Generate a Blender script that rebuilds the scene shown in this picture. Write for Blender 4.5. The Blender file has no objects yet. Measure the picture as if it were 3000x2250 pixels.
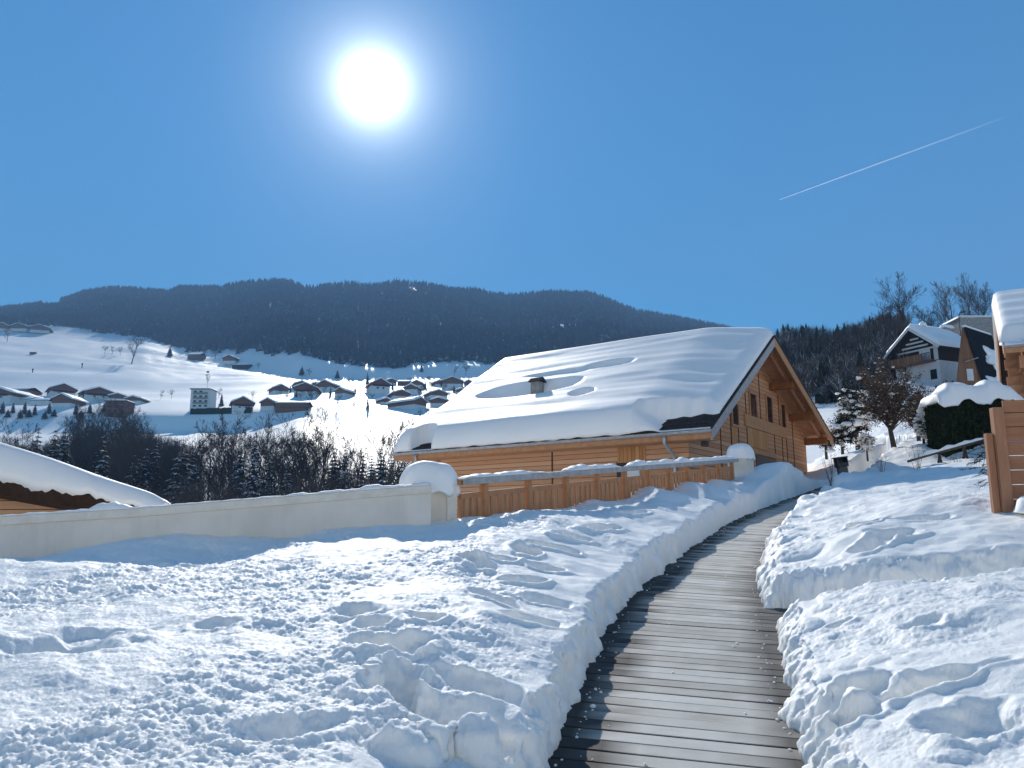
import bpy, math, random
import numpy as np
from mathutils import Vector, Matrix
R = math.radians
random.seed(7)
RNG = np.random.default_rng(11)
S = bpy.context.scene
COL = S.collection

# ------------------------------------------------------------------ camera, sky, sun, exposure
PITCH, FPX = R(10.5), 2400.0            # the photograph is 3000 x 2250
cp, sp = math.cos(PITCH), math.sin(PITCH)
cam_d = bpy.data.cameras.new('camera')
cam_d.sensor_width = 36.0
cam_d.lens = FPX / 3000 * 36
cam_d.clip_start, cam_d.clip_end = 0.05, 60000
cam = bpy.data.objects.new('camera', cam_d)
COL.objects.link(cam)
cam.location = (0, 0, 0)
cam.rotation_euler = (math.pi / 2 + PITCH, 0, 0)
S.camera = cam

SUN_EL, SUN_AZ = R(30.0), R(-10.5)      # azimuth from +Y, negative to the left
SUN = Vector((math.sin(SUN_AZ) * math.cos(SUN_EL), math.cos(SUN_AZ) * math.cos(SUN_EL), math.sin(SUN_EL)))
sl = bpy.data.lights.new('sun', 'SUN')
sl.energy, sl.angle, sl.color = 4.3, R(0.5), (1.0, 0.95, 0.875)
so = bpy.data.objects.new('sun', sl)
COL.objects.link(so)
so.rotation_euler = SUN.to_track_quat('Z', 'Y').to_euler()

W = bpy.data.worlds.new('World')
S.world = W
W.use_nodes = True
nt = W.node_tree
nt.nodes.clear()
def wn(t, **k):
    n = nt.nodes.new(t)
    for a, b in k.items(): setattr(n, a, b)
    return n
sky = wn('ShaderNodeTexSky', sky_type='NISHITA', sun_disc=False, sun_elevation=SUN_EL, sun_rotation=SUN_AZ,
         altitude=1100, air_density=1.0, dust_density=0.15, ozone_density=3.2)
hs = wn('ShaderNodeHueSaturation')
hs.inputs['Saturation'].default_value = 1.58
hs.inputs['Hue'].default_value = 0.492
bg = wn('ShaderNodeBackground')
bg.inputs['Strength'].default_value = 0.074
nt.links.new(sky.outputs[0], hs.inputs['Color'])
nt.links.new(hs.outputs[0], bg.inputs['Color'])
# the sun itself and its bright aureole, by angle from the sun's direction
tc = wn('ShaderNodeTexCoord')
dt = wn('ShaderNodeVectorMath', operation='DOT_PRODUCT')
dt.inputs[1].default_value = SUN
nt.links.new(tc.outputs['Generated'], dt.inputs[0])
def wm(op, a, b=None):
    n = wn('ShaderNodeMath', operation=op)
    for i, v in enumerate((a, b)):
        if v is None: continue
        if isinstance(v, (int, float)): n.inputs[i].default_value = v
        else: nt.links.new(v, n.inputs[i])
    return n.outputs[0]
ang = wm('ARCCOSINE', wm('MINIMUM', dt.outputs['Value'], 0.9999999))
glow = wm('DIVIDE', 0.00050, wm('ADD', wm('POWER', ang, 2.45), 0.00012))
glow = wm('ADD', glow, wm('MULTIPLY', wm('POWER', 2.71828, wm('DIVIDE', ang, -0.25)), 0.03))
bg2 = wn('ShaderNodeBackground')
bg2.inputs['Color'].default_value = (0.94, 1.0, 1.0, 1)
nt.links.new(glow, bg2.inputs['Strength'])
ad = wn('ShaderNodeAddShader')
nt.links.new(bg.outputs[0], ad.inputs[0])
nt.links.new(bg2.outputs[0], ad.inputs[1])
# paler air towards the horizon
sz = wn('ShaderNodeSeparateXYZ')
nt.links.new(tc.outputs['Generated'], sz.inputs[0])
hzn = wm('MULTIPLY', wm('POWER', 2.71828, wm('DIVIDE', wm('MAXIMUM', sz.outputs['Z'], 0.0), -0.22)), 0.24)
bg3 = wn('ShaderNodeBackground')
bg3.inputs['Color'].default_value = (0.46, 0.78, 1.0, 1)
nt.links.new(hzn, bg3.inputs['Strength'])
ad2 = wn('ShaderNodeAddShader')
nt.links.new(ad.outputs[0], ad2.inputs[0])
nt.links.new(bg3.outputs[0], ad2.inputs[1])
ad = ad2
wo = wn('ShaderNodeOutputWorld')
nt.links.new(ad.outputs[0], wo.inputs['Surface'])

S.view_settings.view_transform = 'Standard'
S.view_settings.look = 'None'
S.view_settings.exposure = 0.84
S.view_settings.gamma = 1
S.render.engine = 'CYCLES'
S.cycles.max_bounces = 8
S.cycles.diffuse_bounces = 7
S.cycles.transparent_max_bounces = 8
S.cycles.use_denoising = True

# ------------------------------------------------------------------ measuring helpers
def ray(px, py):
    cx, cy = (px - 1500) / FPX, (1125 - py) / FPX
    return cx, cp - cy * sp, sp + cy * cp
def P(px, py, Y):                        # point of the place seen at (px, py), Y metres ahead
    x, y, z = ray(px, py)
    return Vector((x / y * Y, Y, z / y * Y))
def pix(v):
    y = v[1] * cp + v[2] * sp; u = -v[1] * sp + v[2] * cp
    return 1500 + FPX * v[0] / y, 1125 - FPX * u / y
def interp(x, xs, ys): return float(np.interp(x, xs, ys))
def sstep(a, b, x):
    t = np.clip((x - a) / (b - a), 0, 1)
    return t * t * (3 - 2 * t)

# ------------------------------------------------------------------ noise
def _hash(ix, iy, seed):
    h = (ix.astype(np.int64) * 374761393 + iy.astype(np.int64) * 668265263 + seed * 1274126177) & 0xFFFFFFFF
    h = ((h ^ (h >> 13)) * 1274126177) & 0xFFFFFFFF
    h = ((h ^ (h >> 16)) * 2246822519) & 0xFFFFFFFF
    return ((h ^ (h >> 15)) & 0xFFFFFF) / float(0x1000000)
def perlin(x, y, seed=0):
    ix, iy = np.floor(x), np.floor(y)
    fx, fy = x - ix, y - iy
    u, v = fx * fx * fx * (fx * (fx * 6 - 15) + 10), fy * fy * fy * (fy * (fy * 6 - 15) + 10)
    def g(dx, dy):
        a = _hash(ix + dx, iy + dy, seed) * 6.2831853
        return np.cos(a) * (fx - dx) + np.sin(a) * (fy - dy)
    a = g(0, 0) * (1 - u) + g(1, 0) * u
    b = g(0, 1) * (1 - u) + g(1, 1) * u
    return (a * (1 - v) + b * v) * 1.5
def fbm(x, y, octv=4, seed=0, gain=0.5):
    s, a, f = 0, 1, 1
    for o in range(octv):
        s = s + a * perlin(x * f + 17.3 * o, y * f - 9.1 * o, seed + o)
        a *= gain; f *= 2.03
    return s
def clods(x, y, cell, seed, dens=0.6, rmax=0.62):
    gx, gy = np.floor(x / cell), np.floor(y / cell)
    out = np.zeros_like(x)
    for dx in (-1, 0, 1):
        for dy in (-1, 0, 1):
            cx, cy = gx + dx, gy + dy
            jx, jy = _hash(cx, cy, seed), _hash(cx, cy, seed + 1)
            rr, pr = _hash(cx, cy, seed + 2), _hash(cx, cy, seed + 3)
            r = cell * (0.22 + (rmax - 0.22) * rr)
            ex = 0.7 + 0.6 * jy
            d2 = ((x - (cx + jx) * cell) / ex) ** 2 + (y - (cy + jy) * cell) ** 2
            out = np.maximum(out, np.sqrt(np.clip(r * r - d2, 0, None)) * (pr < dens) * (0.4 + 0.6 * jx))
    return out

# ------------------------------------------------------------------ materials
def mat(name, col=(0.8, 0.8, 0.8), rough=0.8, spec=0.3, metal=0.0):
    m = bpy.data.materials.new(name)
    m.use_nodes = True
    b = m.node_tree.nodes['Principled BSDF']
    b.inputs['Base Color'].default_value = (*col, 1)
    b.inputs['Roughness'].default_value = rough
    b.inputs['Specular IOR Level'].default_value = spec
    b.inputs['Metallic'].default_value = metal
    return m
class N:
    def __init__(s, m): s.t = m.node_tree; s.b = s.t.nodes['Principled BSDF']
    def n(s, typ, ins=None, **k):
        n = s.t.nodes.new(typ)
        for a, b in k.items(): setattr(n, a, b)
        for a, b in (ins or {}).items():
            if hasattr(b, 'links'): s.t.links.new(b, n.inputs[a])
            else: n.inputs[a].default_value = b
        return n
    def math(s, op, a, b=0.0): return s.n('ShaderNodeMath', {0: a, 1: b}, operation=op).outputs[0]
    def noise(s, vec, scale, detail=4, rough=0.55): return s.n('ShaderNodeTexNoise', {'Vector': vec, 'Scale': scale, 'Detail': detail, 'Roughness': rough}).outputs[0]
    def ramp(s, fac, stops):
        n = s.n('ShaderNodeValToRGB', {'Fac': fac})
        e = n.color_ramp.elements
        while len(e) < len(stops): e.new(0.5)
        for q, (p, c) in zip(e, stops): q.position = p; q.color = (*c, 1) if len(c) == 3 else c
        return n.outputs[0]
    def mix(s, fac, a, b):
        n = s.n('ShaderNodeMix', data_type='RGBA')
        for i, v in ((0, fac), (6, a), (7, b)):
            if hasattr(v, 'links'): s.t.links.new(v, n.inputs[i])
            else: n.inputs[i].default_value = v if i == 0 else (*v, 1)
        return n.outputs[2]
    def obj(s): return s.n('ShaderNodeTexCoord').outputs['Object']
    def geo(s): return s.n('ShaderNodeNewGeometry')
    def set(s, k, v): s.t.links.new(v, s.b.inputs[k])
    def bump(s, h, dist, strength=1.0):
        s.set('Normal', s.n('ShaderNodeBump', {'Height': h, 'Distance': dist, 'Strength': strength}).outputs[0])

def snow_mat(name, scale, dist, col=(0.955, 0.922, 0.868), spec=0.35, rough=0.62, strength=0.6):
    m = mat(name, col, rough, spec); q = N(m)
    o = q.obj()
    h = q.math('ADD', q.noise(o, scale, 5, 0.65), q.math('MULTIPLY', q.noise(o, scale * 0.17, 3), 1.5))
    q.bump(h, dist, strength)
    return m
M = {}
M['snow'] = snow_mat('snow', 60, 0.008)
M['snow'].node_tree.nodes['Principled BSDF'].inputs['Subsurface Weight'].default_value = 0.7
M['snow'].node_tree.nodes['Principled BSDF'].inputs['Subsurface Radius'].default_value = (1.0, 0.95, 0.9)
M['snow'].node_tree.nodes['Principled BSDF'].inputs['Subsurface Scale'].default_value = 0.018
M['roof_snow'] = snow_mat('roof_snow', 9, 0.012, spec=0.5, rough=0.55, strength=0.35)
M['far_snow'] = snow_mat('far_snow', 0.09, 0.5, spec=0.5, rough=0.6, strength=0.5)

def plank_mat(name, c1, c2, c3, pitch, axis='Z', gap=0.06, grain=(3, 3, 40), rough=0.7, dark=0.35, dist=0.006):
    m = mat(name, c1, rough, 0.25); q = N(m)
    o = q.obj()
    xyz = q.n('ShaderNodeSeparateXYZ', {0: o})
    v = q.math('DIVIDE', xyz.outputs[axis], pitch)
    fl, fr = q.math('FLOOR', v), q.math('FRACT', v)
    wv = q.n('ShaderNodeTexWhiteNoise', {'W': fl}, noise_dimensions='1D')
    mp = q.n('ShaderNodeMapping', {'Vector': o, 'Scale': grain})
    off = q.n('ShaderNodeVectorMath', {0: mp.outputs[0]}, operation='ADD')
    q.t.links.new(wv.outputs['Color'], off.inputs[1])
    sc = q.n('ShaderNodeVectorMath', {0: off.outputs[0], 1: (1, 1, 1)}, operation='MULTIPLY')
    g = q.noise(sc.outputs[0], 1.0, 6, 0.65)
    f = q.math('ADD', q.math('MULTIPLY', g, 0.75), q.math('MULTIPLY', wv.outputs['Value'], 0.42))
    c = q.ramp(f, [(0.25, c2), (0.52, c1), (0.8, c3)])
    kn = q.n('ShaderNodeTexVoronoi', {'Vector': q.n('ShaderNodeMapping', {'Vector': o, 'Scale': (2.2, 2.2, 7) if axis == 'Z' else (7, 7, 2.2)}).outputs[0], 'Scale': 1.0}).outputs['Distance']
    kf = q.math('SUBTRACT', 1.0, q.n('ShaderNodeMapRange', {'Value': kn, 'From Min': 0.03, 'From Max': 0.1}).outputs[0])
    c = q.mix(q.math('MULTIPLY', kf, 0.5), c, tuple(a * 0.45 for a in c2))
    edge = q.math('MINIMUM', fr, q.math('SUBTRACT', 1.0, fr))
    gr = q.n('ShaderNodeMapRange', {'Value': edge, 'From Min': gap * 0.35, 'From Max': gap}).outputs[0]
    c = q.mix(gr, tuple(a * dark for a in c2), c)
    q.set('Base Color', c)
    q.bump(q.math('ADD', gr, q.math('MULTIPLY', g, 0.25)), dist)
    return m
LARCH = ((0.53, 0.275, 0.142), (0.42, 0.190, 0.088), (0.62, 0.355, 0.205))
M['larch_wall'] = plank_mat('larch_wall', *LARCH, 0.145, 'Z', 0.07, grain=(2, 2, 42))
M['larch_panel'] = plank_mat('larch_panel', (0.53, 0.26, 0.10), (0.41, 0.18, 0.065), (0.60, 0.32, 0.14), 0.16, 'X', 0.05, grain=(40, 40, 2))
M['larch_side_panel'] = plank_mat('larch_side_panel', (0.50, 0.24, 0.09), (0.38, 0.16, 0.06), (0.58, 0.30, 0.13), 0.13, 'Y', 0.05, grain=(40, 40, 2))
def wood_mat(name, c1, c2, scale=(3, 3, 30), rough=0.7):
    m = mat(name, c1, rough, 0.25); q = N(m)
    g = q.noise(q.n('ShaderNodeMapping', {'Vector': q.obj(), 'Scale': scale}).outputs[0], 1.0, 6, 0.65)
    q.set('Base Color', q.ramp(g, [(0.3, c2), (0.7, c1)]))
    q.bump(g, 0.004)
    return m
M['larch'] = wood_mat('larch', (0.54, 0.285, 0.148), (0.42, 0.195, 0.092), (6, 6, 6))
M['larch_pale'] = wood_mat('larch_pale', (0.54, 0.29, 0.145), (0.42, 0.205, 0.095), (7, 7, 7))
M['larch_slat'] = wood_mat('larch_slat', (0.66, 0.36, 0.19), (0.44, 0.205, 0.095), (16, 16, 2))
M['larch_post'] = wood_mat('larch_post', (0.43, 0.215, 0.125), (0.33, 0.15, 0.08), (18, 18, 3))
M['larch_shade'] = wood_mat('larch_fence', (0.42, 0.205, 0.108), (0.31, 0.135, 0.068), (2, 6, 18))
M['larch_dark'] = wood_mat('larch_dark', (0.30, 0.115, 0.040), (0.19, 0.07, 0.024), (5, 5, 5))
M['groove'] = mat('groove', (0.10, 0.035, 0.014), 0.8)
M['deck_grey'] = mat('deck_grey', (0.3, 0.28, 0.25), 0.75, 0.25)
q = N(M['deck_grey'])
pid = q.n('ShaderNodeAttribute', attribute_name='plank').outputs['Fac']
xyz = q.n('ShaderNodeAttribute', attribute_name='along').outputs['Vector']
ofs = q.n('ShaderNodeCombineXYZ', {'X': q.math('MULTIPLY', pid, 37.0), 'Y': q.math('MULTIPLY', pid, 11.0)}).outputs[0]
v = q.n('ShaderNodeVectorMath', {0: xyz, 1: ofs}, operation='ADD').outputs[0]
g1 = q.noise(q.n('ShaderNodeMapping', {'Vector': v, 'Scale': (1.6, 46, 6)}).outputs[0], 1.0, 7, 0.7)
g2 = q.noise(v, 2.2, 5, 0.6)
wet_shade = q.n('ShaderNodeAttribute', attribute_name='wet_shade').outputs['Fac']
f = q.math('ADD', q.math('MULTIPLY', g1, 0.34), q.math('MULTIPLY', g2, 0.66))
c = q.ramp(q.math('ADD', f, q.math('MULTIPLY', q.math('SUBTRACT', pid, 0.5), 0.26)), [(0.28, (0.40, 0.365, 0.31)), (0.50, (0.60, 0.555, 0.485)), (0.74, (0.74, 0.695, 0.62))])
c = q.mix(wet_shade, c, (0.024, 0.021, 0.020))  # damp board edges, and the left bank's shadow painted in the same dark tone
bz = q.n('ShaderNodeSeparateXYZ', {0: xyz}).outputs['Z']
c = q.mix(q.n('ShaderNodeMapRange', {'Value': bz, 'From Min': -0.0015, 'From Max': -0.006}).outputs[0], c, (0.022, 0.019, 0.017))
rib = q.math('ABSOLUTE', q.math('SINE', q.math('MULTIPLY', q.n('ShaderNodeSeparateXYZ', {0: xyz}).outputs['Y'], 220.0)))
q.set('Base Color', c)
q.bump(g1, 0.0007)
def mottled(name, c1, c2, scale, rough=0.85, dist=0.01, spec=0.2, detail=5):
    m = mat(name, c1, rough, spec); q = N(m)
    g = q.noise(q.obj(), scale, detail, 0.6)
    q.set('Base Color', q.ramp(g, [(0.35, c2), (0.65, c1)]))
    q.bump(g, dist)
    return m
M['render'] = mottled('cream_render', (0.79, 0.735, 0.645), (0.67, 0.615, 0.53), 1.6, 0.9, 0.004, detail=8)
q = N(M['render'])
lnk = q.b.inputs['Base Color'].links[0].from_socket
st = q.noise(q.n('ShaderNodeMapping', {'Vector': q.obj(), 'Scale': (5, 5, 0.35)}).outputs[0], 1.0, 5, 0.6)
q.set('Base Color', q.mix(q.n('ShaderNodeMapRange', {'Value': st, 'From Min': 0.52, 'From Max': 0.75, 'To Max': 0.35}).outputs[0], lnk, (0.50, 0.45, 0.38)))
M['coping'] = mottled('coping', (0.79, 0.725, 0.62), (0.68, 0.62, 0.52), 7, 0.9, 0.004, detail=8)
M['zinc'] = mottled('zinc', (0.42, 0.42, 0.42), (0.30, 0.29, 0.28), 9, 0.5, 0.003, 0.5)
M['pipe'] = mat('pipe_metal', (0.50, 0.49, 0.47), 0.4, 0.5, 0.6)
M['tile'] = mottled('tile', (0.070, 0.056, 0.052), (0.034, 0.030, 0.029), 11, 0.9, 0.01, 0.1)
M['dark_wood'] = mottled('dark_wood', (0.055, 0.030, 0.018), (0.030, 0.016, 0.010), 5, 0.8)
M['brown_wood'] = plank_mat('brown_wood', (0.19, 0.082, 0.050), (0.125, 0.055, 0.036), (0.25, 0.120, 0.075), 0.2, 'Z', 0.08, grain=(1, 1, 12))
M['gable_brown'] = plank_mat('gable_brown', (0.26, 0.125, 0.060), (0.19, 0.085, 0.040), (0.31, 0.16, 0.08), 0.22, 'X', 0.06, grain=(16, 16, 1))
M['white_wall'] = mottled('white_wall', (0.74, 0.73, 0.70), (0.62, 0.61, 0.585), 1.2, 0.9)
M['stone_wall'] = mottled('stone_wall', (0.36, 0.34, 0.31), (0.22, 0.205, 0.19), 3, 0.9, 0.03)
M['glass'] = mat('window_glass', (0.018, 0.020, 0.024), 0.12, 0.5)
M['black'] = mat('black_metal', (0.025, 0.025, 0.028), 0.5, 0.4)
M['bin_grey'] = mottled('bin_grey', (0.125, 0.12, 0.118), (0.085, 0.08, 0.078), 9, 0.6, 0.004)
M['bark'] = mottled('bark', (0.115, 0.085, 0.066), (0.055, 0.040, 0.032), 14, 0.9, 0.02)
M['twig'] = mottled('twig', (0.095, 0.078, 0.070), (0.052, 0.043, 0.040), 3, 0.9)
M['pale_twig'] = mottled('pale_twig', (0.21, 0.17, 0.14), (0.12, 0.095, 0.08), 3, 0.9)
def foliage(name, c1, c2, scale, snow=0.0, nscale=1.0):
    m = mat(name, c1, 0.85, 0.15); q = N(m)
    g = q.noise(q.obj(), scale, 3)
    c = q.ramp(g, [(0.35, c2), (0.65, c1)])
    if snow > 0:
        up = q.n('ShaderNodeSeparateXYZ', {0: q.geo().outputs['True Normal']}).outputs['Z']
        k = q.math('MULTIPLY', q.n('ShaderNodeMapRange', {'Value': q.math('ABSOLUTE', up), 'From Min': 0.35, 'From Max': 0.75}).outputs[0],
                   q.n('ShaderNodeMapRange', {'Value': q.noise(q.obj(), nscale, 4), 'From Min': 0.64 - snow, 'From Max': 0.72 - snow}).outputs[0])
        c = q.mix(k, c, (0.86, 0.885, 0.92))
    q.set('Base Color', c)
    return m
M['needles'] = foliage('needles', (0.030, 0.038, 0.028), (0.013, 0.019, 0.016), 2.5, 0.11, 1.1)
M['wood_bare'] = foliage('snowy_bare_wood', (0.090, 0.076, 0.070), (0.045, 0.038, 0.037), .4, 0.17, .5)
M['wood_fir'] = foliage('snowy_fir_wood', (0.034, 0.042, 0.036), (0.014, 0.020, 0.018), .4, 0.15, .5)
M['black_tile'] = mottled('black_tile', (0.020, 0.020, 0.023), (0.012, 0.012, 0.014), 3, 0.95, 0.01, 0.05)
M['hedge'] = foliage('hedge_leaf', (0.030, 0.042, 0.016), (0.010, 0.016, 0.007), 6)
M['dry_leaf'] = foliage('dry_leaf', (0.20, 0.135, 0.085), (0.095, 0.064, 0.044), 3)
M['dry_red'] = foliage('dry_red', (0.12, 0.062, 0.048), (0.065, 0.034, 0.030), 3)
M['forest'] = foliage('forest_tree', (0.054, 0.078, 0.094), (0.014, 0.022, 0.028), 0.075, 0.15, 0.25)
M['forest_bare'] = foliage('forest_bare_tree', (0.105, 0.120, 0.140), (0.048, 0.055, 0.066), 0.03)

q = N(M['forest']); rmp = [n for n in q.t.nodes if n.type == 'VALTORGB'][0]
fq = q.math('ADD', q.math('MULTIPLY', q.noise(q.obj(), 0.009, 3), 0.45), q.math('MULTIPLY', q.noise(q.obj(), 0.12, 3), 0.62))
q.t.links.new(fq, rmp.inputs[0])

# ------------------------------------------------------------------ mesh + object helpers
def mesh_np(name, V, F, smooth=False, mats=None, mi=None):
    me = bpy.data.meshes.new(name)
    V = np.asarray(V, dtype=np.float32)
    me.vertices.add(len(V)); me.vertices.foreach_set('co', V.ravel())
    F = np.asarray(F, dtype=np.int32)
    k = F.shape[1]
    me.loops.add(F.size); me.loops.foreach_set('vertex_index', F.ravel())
    me.polygons.add(len(F))
    me.polygons.foreach_set('loop_start', np.arange(0, F.size, k, dtype=np.int32))
    if mi is not None: me.polygons.foreach_set('material_index', np.asarray(mi, dtype=np.int32))
    me.polygons.foreach_set('use_smooth', np.full(len(F), bool(smooth)))
    for m in (mats or []): me.materials.append(m)
    me.update(calc_edges=True); me.validate()
    return me
class MB:
    def __init__(s): s.v, s.f, s.sm = [], [], False
    def quad(s, *pts):
        n = len(s.v); s.v += [tuple(p) for p in pts]; s.f.append(tuple(range(n, n + len(pts)))); return s
    def hexa(s, b, t):                   # bottom 4 + top 4, counter-clockwise
        n = len(s.v); s.v += [tuple(p) for p in b] + [tuple(p) for p in t]
        s.f += [(n+3, n+2, n+1, n), (n+4, n+5, n+6, n+7)] + [(n+i, n+(i+1) % 4, n+4+(i+1) % 4, n+4+i) for i in range(4)]
        return s
    def box(s, x0, x1, y0, y1, z0, z1):
        return s.hexa([(x0,y0,z0),(x1,y0,z0),(x1,y1,z0),(x0,y1,z0)], [(x0,y0,z1),(x1,y0,z1),(x1,y1,z1),(x0,y1,z1)])
    def beam(s, a, b, w, h, up=(0, 0, 1)):
        a, b = Vector(a), Vector(b); d = (b - a).normalized()
        side = d.cross(Vector(up)).normalized() * (w / 2); u = side.cross(d).normalized() * (h / 2)
        return s.hexa([a-side-u, a+side-u, b+side-u, b-side-u], [a-side+u, a+side+u, b+side+u, b-side+u])
    def tube(s, pts, rad, k=6, cap=True):
        pts = [Vector(p) for p in pts]
        if not isinstance(rad, (list, tuple)): rad = [rad] * len(pts)
        n0 = len(s.v); up = Vector((0.13, 0.07, 1))
        for i, p in enumerate(pts):
            d = (pts[min(i+1, len(pts)-1)] - pts[max(i-1, 0)]).normalized()
            a = d.cross(up if abs(d.z) < 0.97 else Vector((1, 0, 0))).normalized(); b = d.cross(a)
            for j in range(k):
                t = 6.2831853 * j / k
                s.v.append(tuple(p + (a * math.cos(t) + b * math.sin(t)) * rad[i]))
        for i in range(len(pts) - 1):
            for j in range(k):
                s.f.append((n0+i*k+j, n0+i*k+(j+1) % k, n0+(i+1)*k+(j+1) % k, n0+(i+1)*k+j))
        if cap:
            s.f.append(tuple(n0+j for j in reversed(range(k)))); s.f.append(tuple(n0+(len(pts)-1)*k+j for j in range(k)))
        return s
    def prism(s, poly, axis_a, axis_b, off, thick):   # polygon (a, b) extruded along a third vector
        a, b = Vector(axis_a), Vector(axis_b); o, t = Vector(off), Vector(thick)
        n = len(s.v); m = len(poly)
        for k in (0, 1):
            for (u, w) in poly: s.v.append(tuple(o + a * u + b * w + t * k))
        s.f.append(tuple(n+i for i in reversed(range(m)))); s.f.append(tuple(n+m+i for i in range(m)))
        for i in range(m): s.f.append((n+i, n+(i+1) % m, n+m+(i+1) % m, n+m+i))
        return s
    def mesh(s, name, m, smooth=False):
        me = bpy.data.meshes.new(name)
        me.from_pydata(s.v, [], s.f); me.materials.append(m)
        if smooth: me.polygons.foreach_set('use_smooth', np.ones(len(s.f), dtype=bool))
        me.update()
        return me
    def build(s, name, m, parent=None, smooth=False, bevel=0):
        o = link(name, s.mesh(name, m, smooth), parent)
        if bevel:
            b = o.modifiers.new('bevel', 'BEVEL'); b.width = bevel; b.segments = 2; b.limit_method = 'ANGLE'
        return o
def link(name, me, parent=None):
    o = bpy.data.objects.new(name, me); COL.objects.link(o)
    if parent is not None: o.parent = parent
    return o
def tag(o, label, cat, group=None):
    o['label'] = label; o['category'] = cat
    if group: o['group'] = group
    return o
def empty(name, loc, rz=0, sc=None):
    o = bpy.data.objects.new(name, None); COL.objects.link(o)
    o.location = loc; o.rotation_euler = (0, 0, rz); o.empty_display_size = 0.3
    if sc is not None: o.scale = (sc, sc, sc) if not isinstance(sc, tuple) else sc
    return o
def kind(o, k): o['kind'] = k; return o
def grid_faces(r, c):
    i = np.arange((r - 1) * c).reshape(r - 1, c)[:, :-1].ravel()
    return np.stack([i, i + 1, i + c + 1, i + c], 1)

# ------------------------------------------------------------------ far terrain: keys of distance (metres) and height read off the photo
KX = [-1200, 0, 150, 300, 420, 520, 620, 720, 880, 1000, 1150, 1300, 1500, 1800, 2100, 2300, 2450, 2600, 2800, 3000, 4200]
def row(**k): return k
def ty(py):
    _, y, z = ray(0, py); return z / y
KEYS = []                                # (Y per knot, py per knot)
def key(Y, py): KEYS.append((np.array(Y, float), np.array(py, float)))
n15 = 15
key([46]*15 + [46, 46, 44, 44, 44, 44], [1645]*13 + [1600, 1560, 1440, 1400, 1370, 1340, 1340, 1340])
key([150]*13 + [150, 120, 85, 80, 100, 100, 100, 100], [1600]*13 + [1500, 1350, 1240, 1215, 1150, 1135, 1135, 1135])
key([232]*14 + [220, 150, 145, 150, 150, 150, 150], [1360, 1375, 1375, 1372, 1368, 1360, 1360, 1355, 1350, 1345, 1340, 1335, 1330, 1320, 1200, 1110, 1110, 1030, 1005, 1005, 1005])
key([372, 372, 372, 380, 388, 388, 388, 388, 384, 360, 350, 340, 340, 340, 320, 260, 260, 230, 230, 230, 230],
    [1262, 1266, 1266, 1268, 1268, 1266, 1264, 1262, 1222, 1250, 1250, 1250, 1250, 1250, 1150, 1022, 1030, 1000, 990, 990, 990])
key([402]*15 + [330, 330, 300, 300, 300, 300], [1196, 1196, 1198, 1202, 1208, 1208, 1207, 1203, 1198, 1193, 1190, 1188, 1186, 1180, 1130, 1060, 1060, 1040, 1030, 1030, 1030])
key([560]*21, [1150, 1138, 1140, 1142, 1144, 1144, 1142, 1140, 1136, 1134, 1132, 1130, 1126, 1120, 1100, 1100, 1100, 1090, 1080, 1080, 1080])
F6Y = [1050, 1050, 1030, 1000, 960, 900, 860, 790, 700, 690, 690, 690, 690, 690, 700, 800, 800, 800, 800, 800, 800]
key(F6Y, [968, 972, 985, 1002, 1012, 1048, 1066, 1082, 1118, 1128, 1128, 1122, 1108, 1085, 1070, 1060, 1060, 1060, 1060, 1060, 1060])
F7Y = [y * 1.085 for y in F6Y]
key(F7Y, [944, 952, 956, 976, 986, 1028, 1034, 1036, 1036, 1074, 1086, 1064, 1074, 1050, 1040, 1045, 1045, 1045, 1045, 1045, 1045])
RPX = [-1200, 0, 54, 100, 167, 208, 240, 316, 375, 497, 520, 633, 705, 787, 836, 904, 1000, 1090, 1170, 1243, 1329, 1387, 1441, 1500, 1620, 1736, 1858, 1966, 2170, 2319, 2427, 2600, 4200]
RPY = [930, 897, 891, 886, 875, 864, 848, 838, 839, 848, 835, 836, 823, 815, 815, 836, 822, 826, 817, 824, 842, 840, 855, 858, 848, 854, 902, 922, 963, 997, 1008, 1030, 1040]
RIDGE_Y = 1900.0
def terrain_grid(cols):
    pys, ys = [], []
    for Y, py in KEYS:
        ys.append(np.interp(cols, KX, Y)); pys.append(np.interp(cols, KX, py))
    rp = np.interp(cols, RPX, RPY) + 17
    f7p, f7y = pys[-1], ys[-1]
    ys.append(f7y + (RIDGE_Y - f7y) * 0.45); pys.append(f7p + (np.maximum(rp, 0) - f7p) * 0.62)
    ys.append(np.full_like(cols, RIDGE_Y)); pys.append(rp)
    return np.array(ys), np.array(pys)
SUBS = [7, 12, 16, 6, 14, 26, 8, 16, 24]
cols = np.arange(-1200, 4200.1, 14.0)
KYS, KPY = terrain_grid(cols)
rowsY, rowsP = [], []
for i, nsub in enumerate(SUBS):
    for k in range(nsub):
        t = k / nsub
        rowsY.append(KYS[i] * (1 - t) + KYS[i+1] * t)
        zi, zj = KYS[i] * ty(0) * 0, None
        z0 = KYS[i] * np.array([ty(p) for p in KPY[i]]); z1 = KYS[i+1] * np.array([ty(p) for p in KPY[i+1]])
        rowsP.append(z0 * (1 - t) + z1 * t)
rowsY.append(KYS[-1]); rowsP.append(KYS[-1] * np.array([ty(p) for p in KPY[-1]]))
TY = np.array(rowsY); TZ = np.array(rowsP)
for _ in range(1):                        # soften the key lines a little
    TZ[1:-1] = 0.25 * TZ[:-2] + 0.5 * TZ[1:-1] + 0.25 * TZ[2:]
    TY[1:-1] = 0.25 * TY[:-2] + 0.5 * TY[1:-1] + 0.25 * TY[2:]
def ray_y(tt):                            # y' of a ray of elevation tt
    cy = (tt * cp - sp) / (cp + tt * sp)
    return cp - cy * sp
TX = ((cols[None, :] - 1500) / FPX) / ray_y(TZ / TY) * TY
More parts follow.
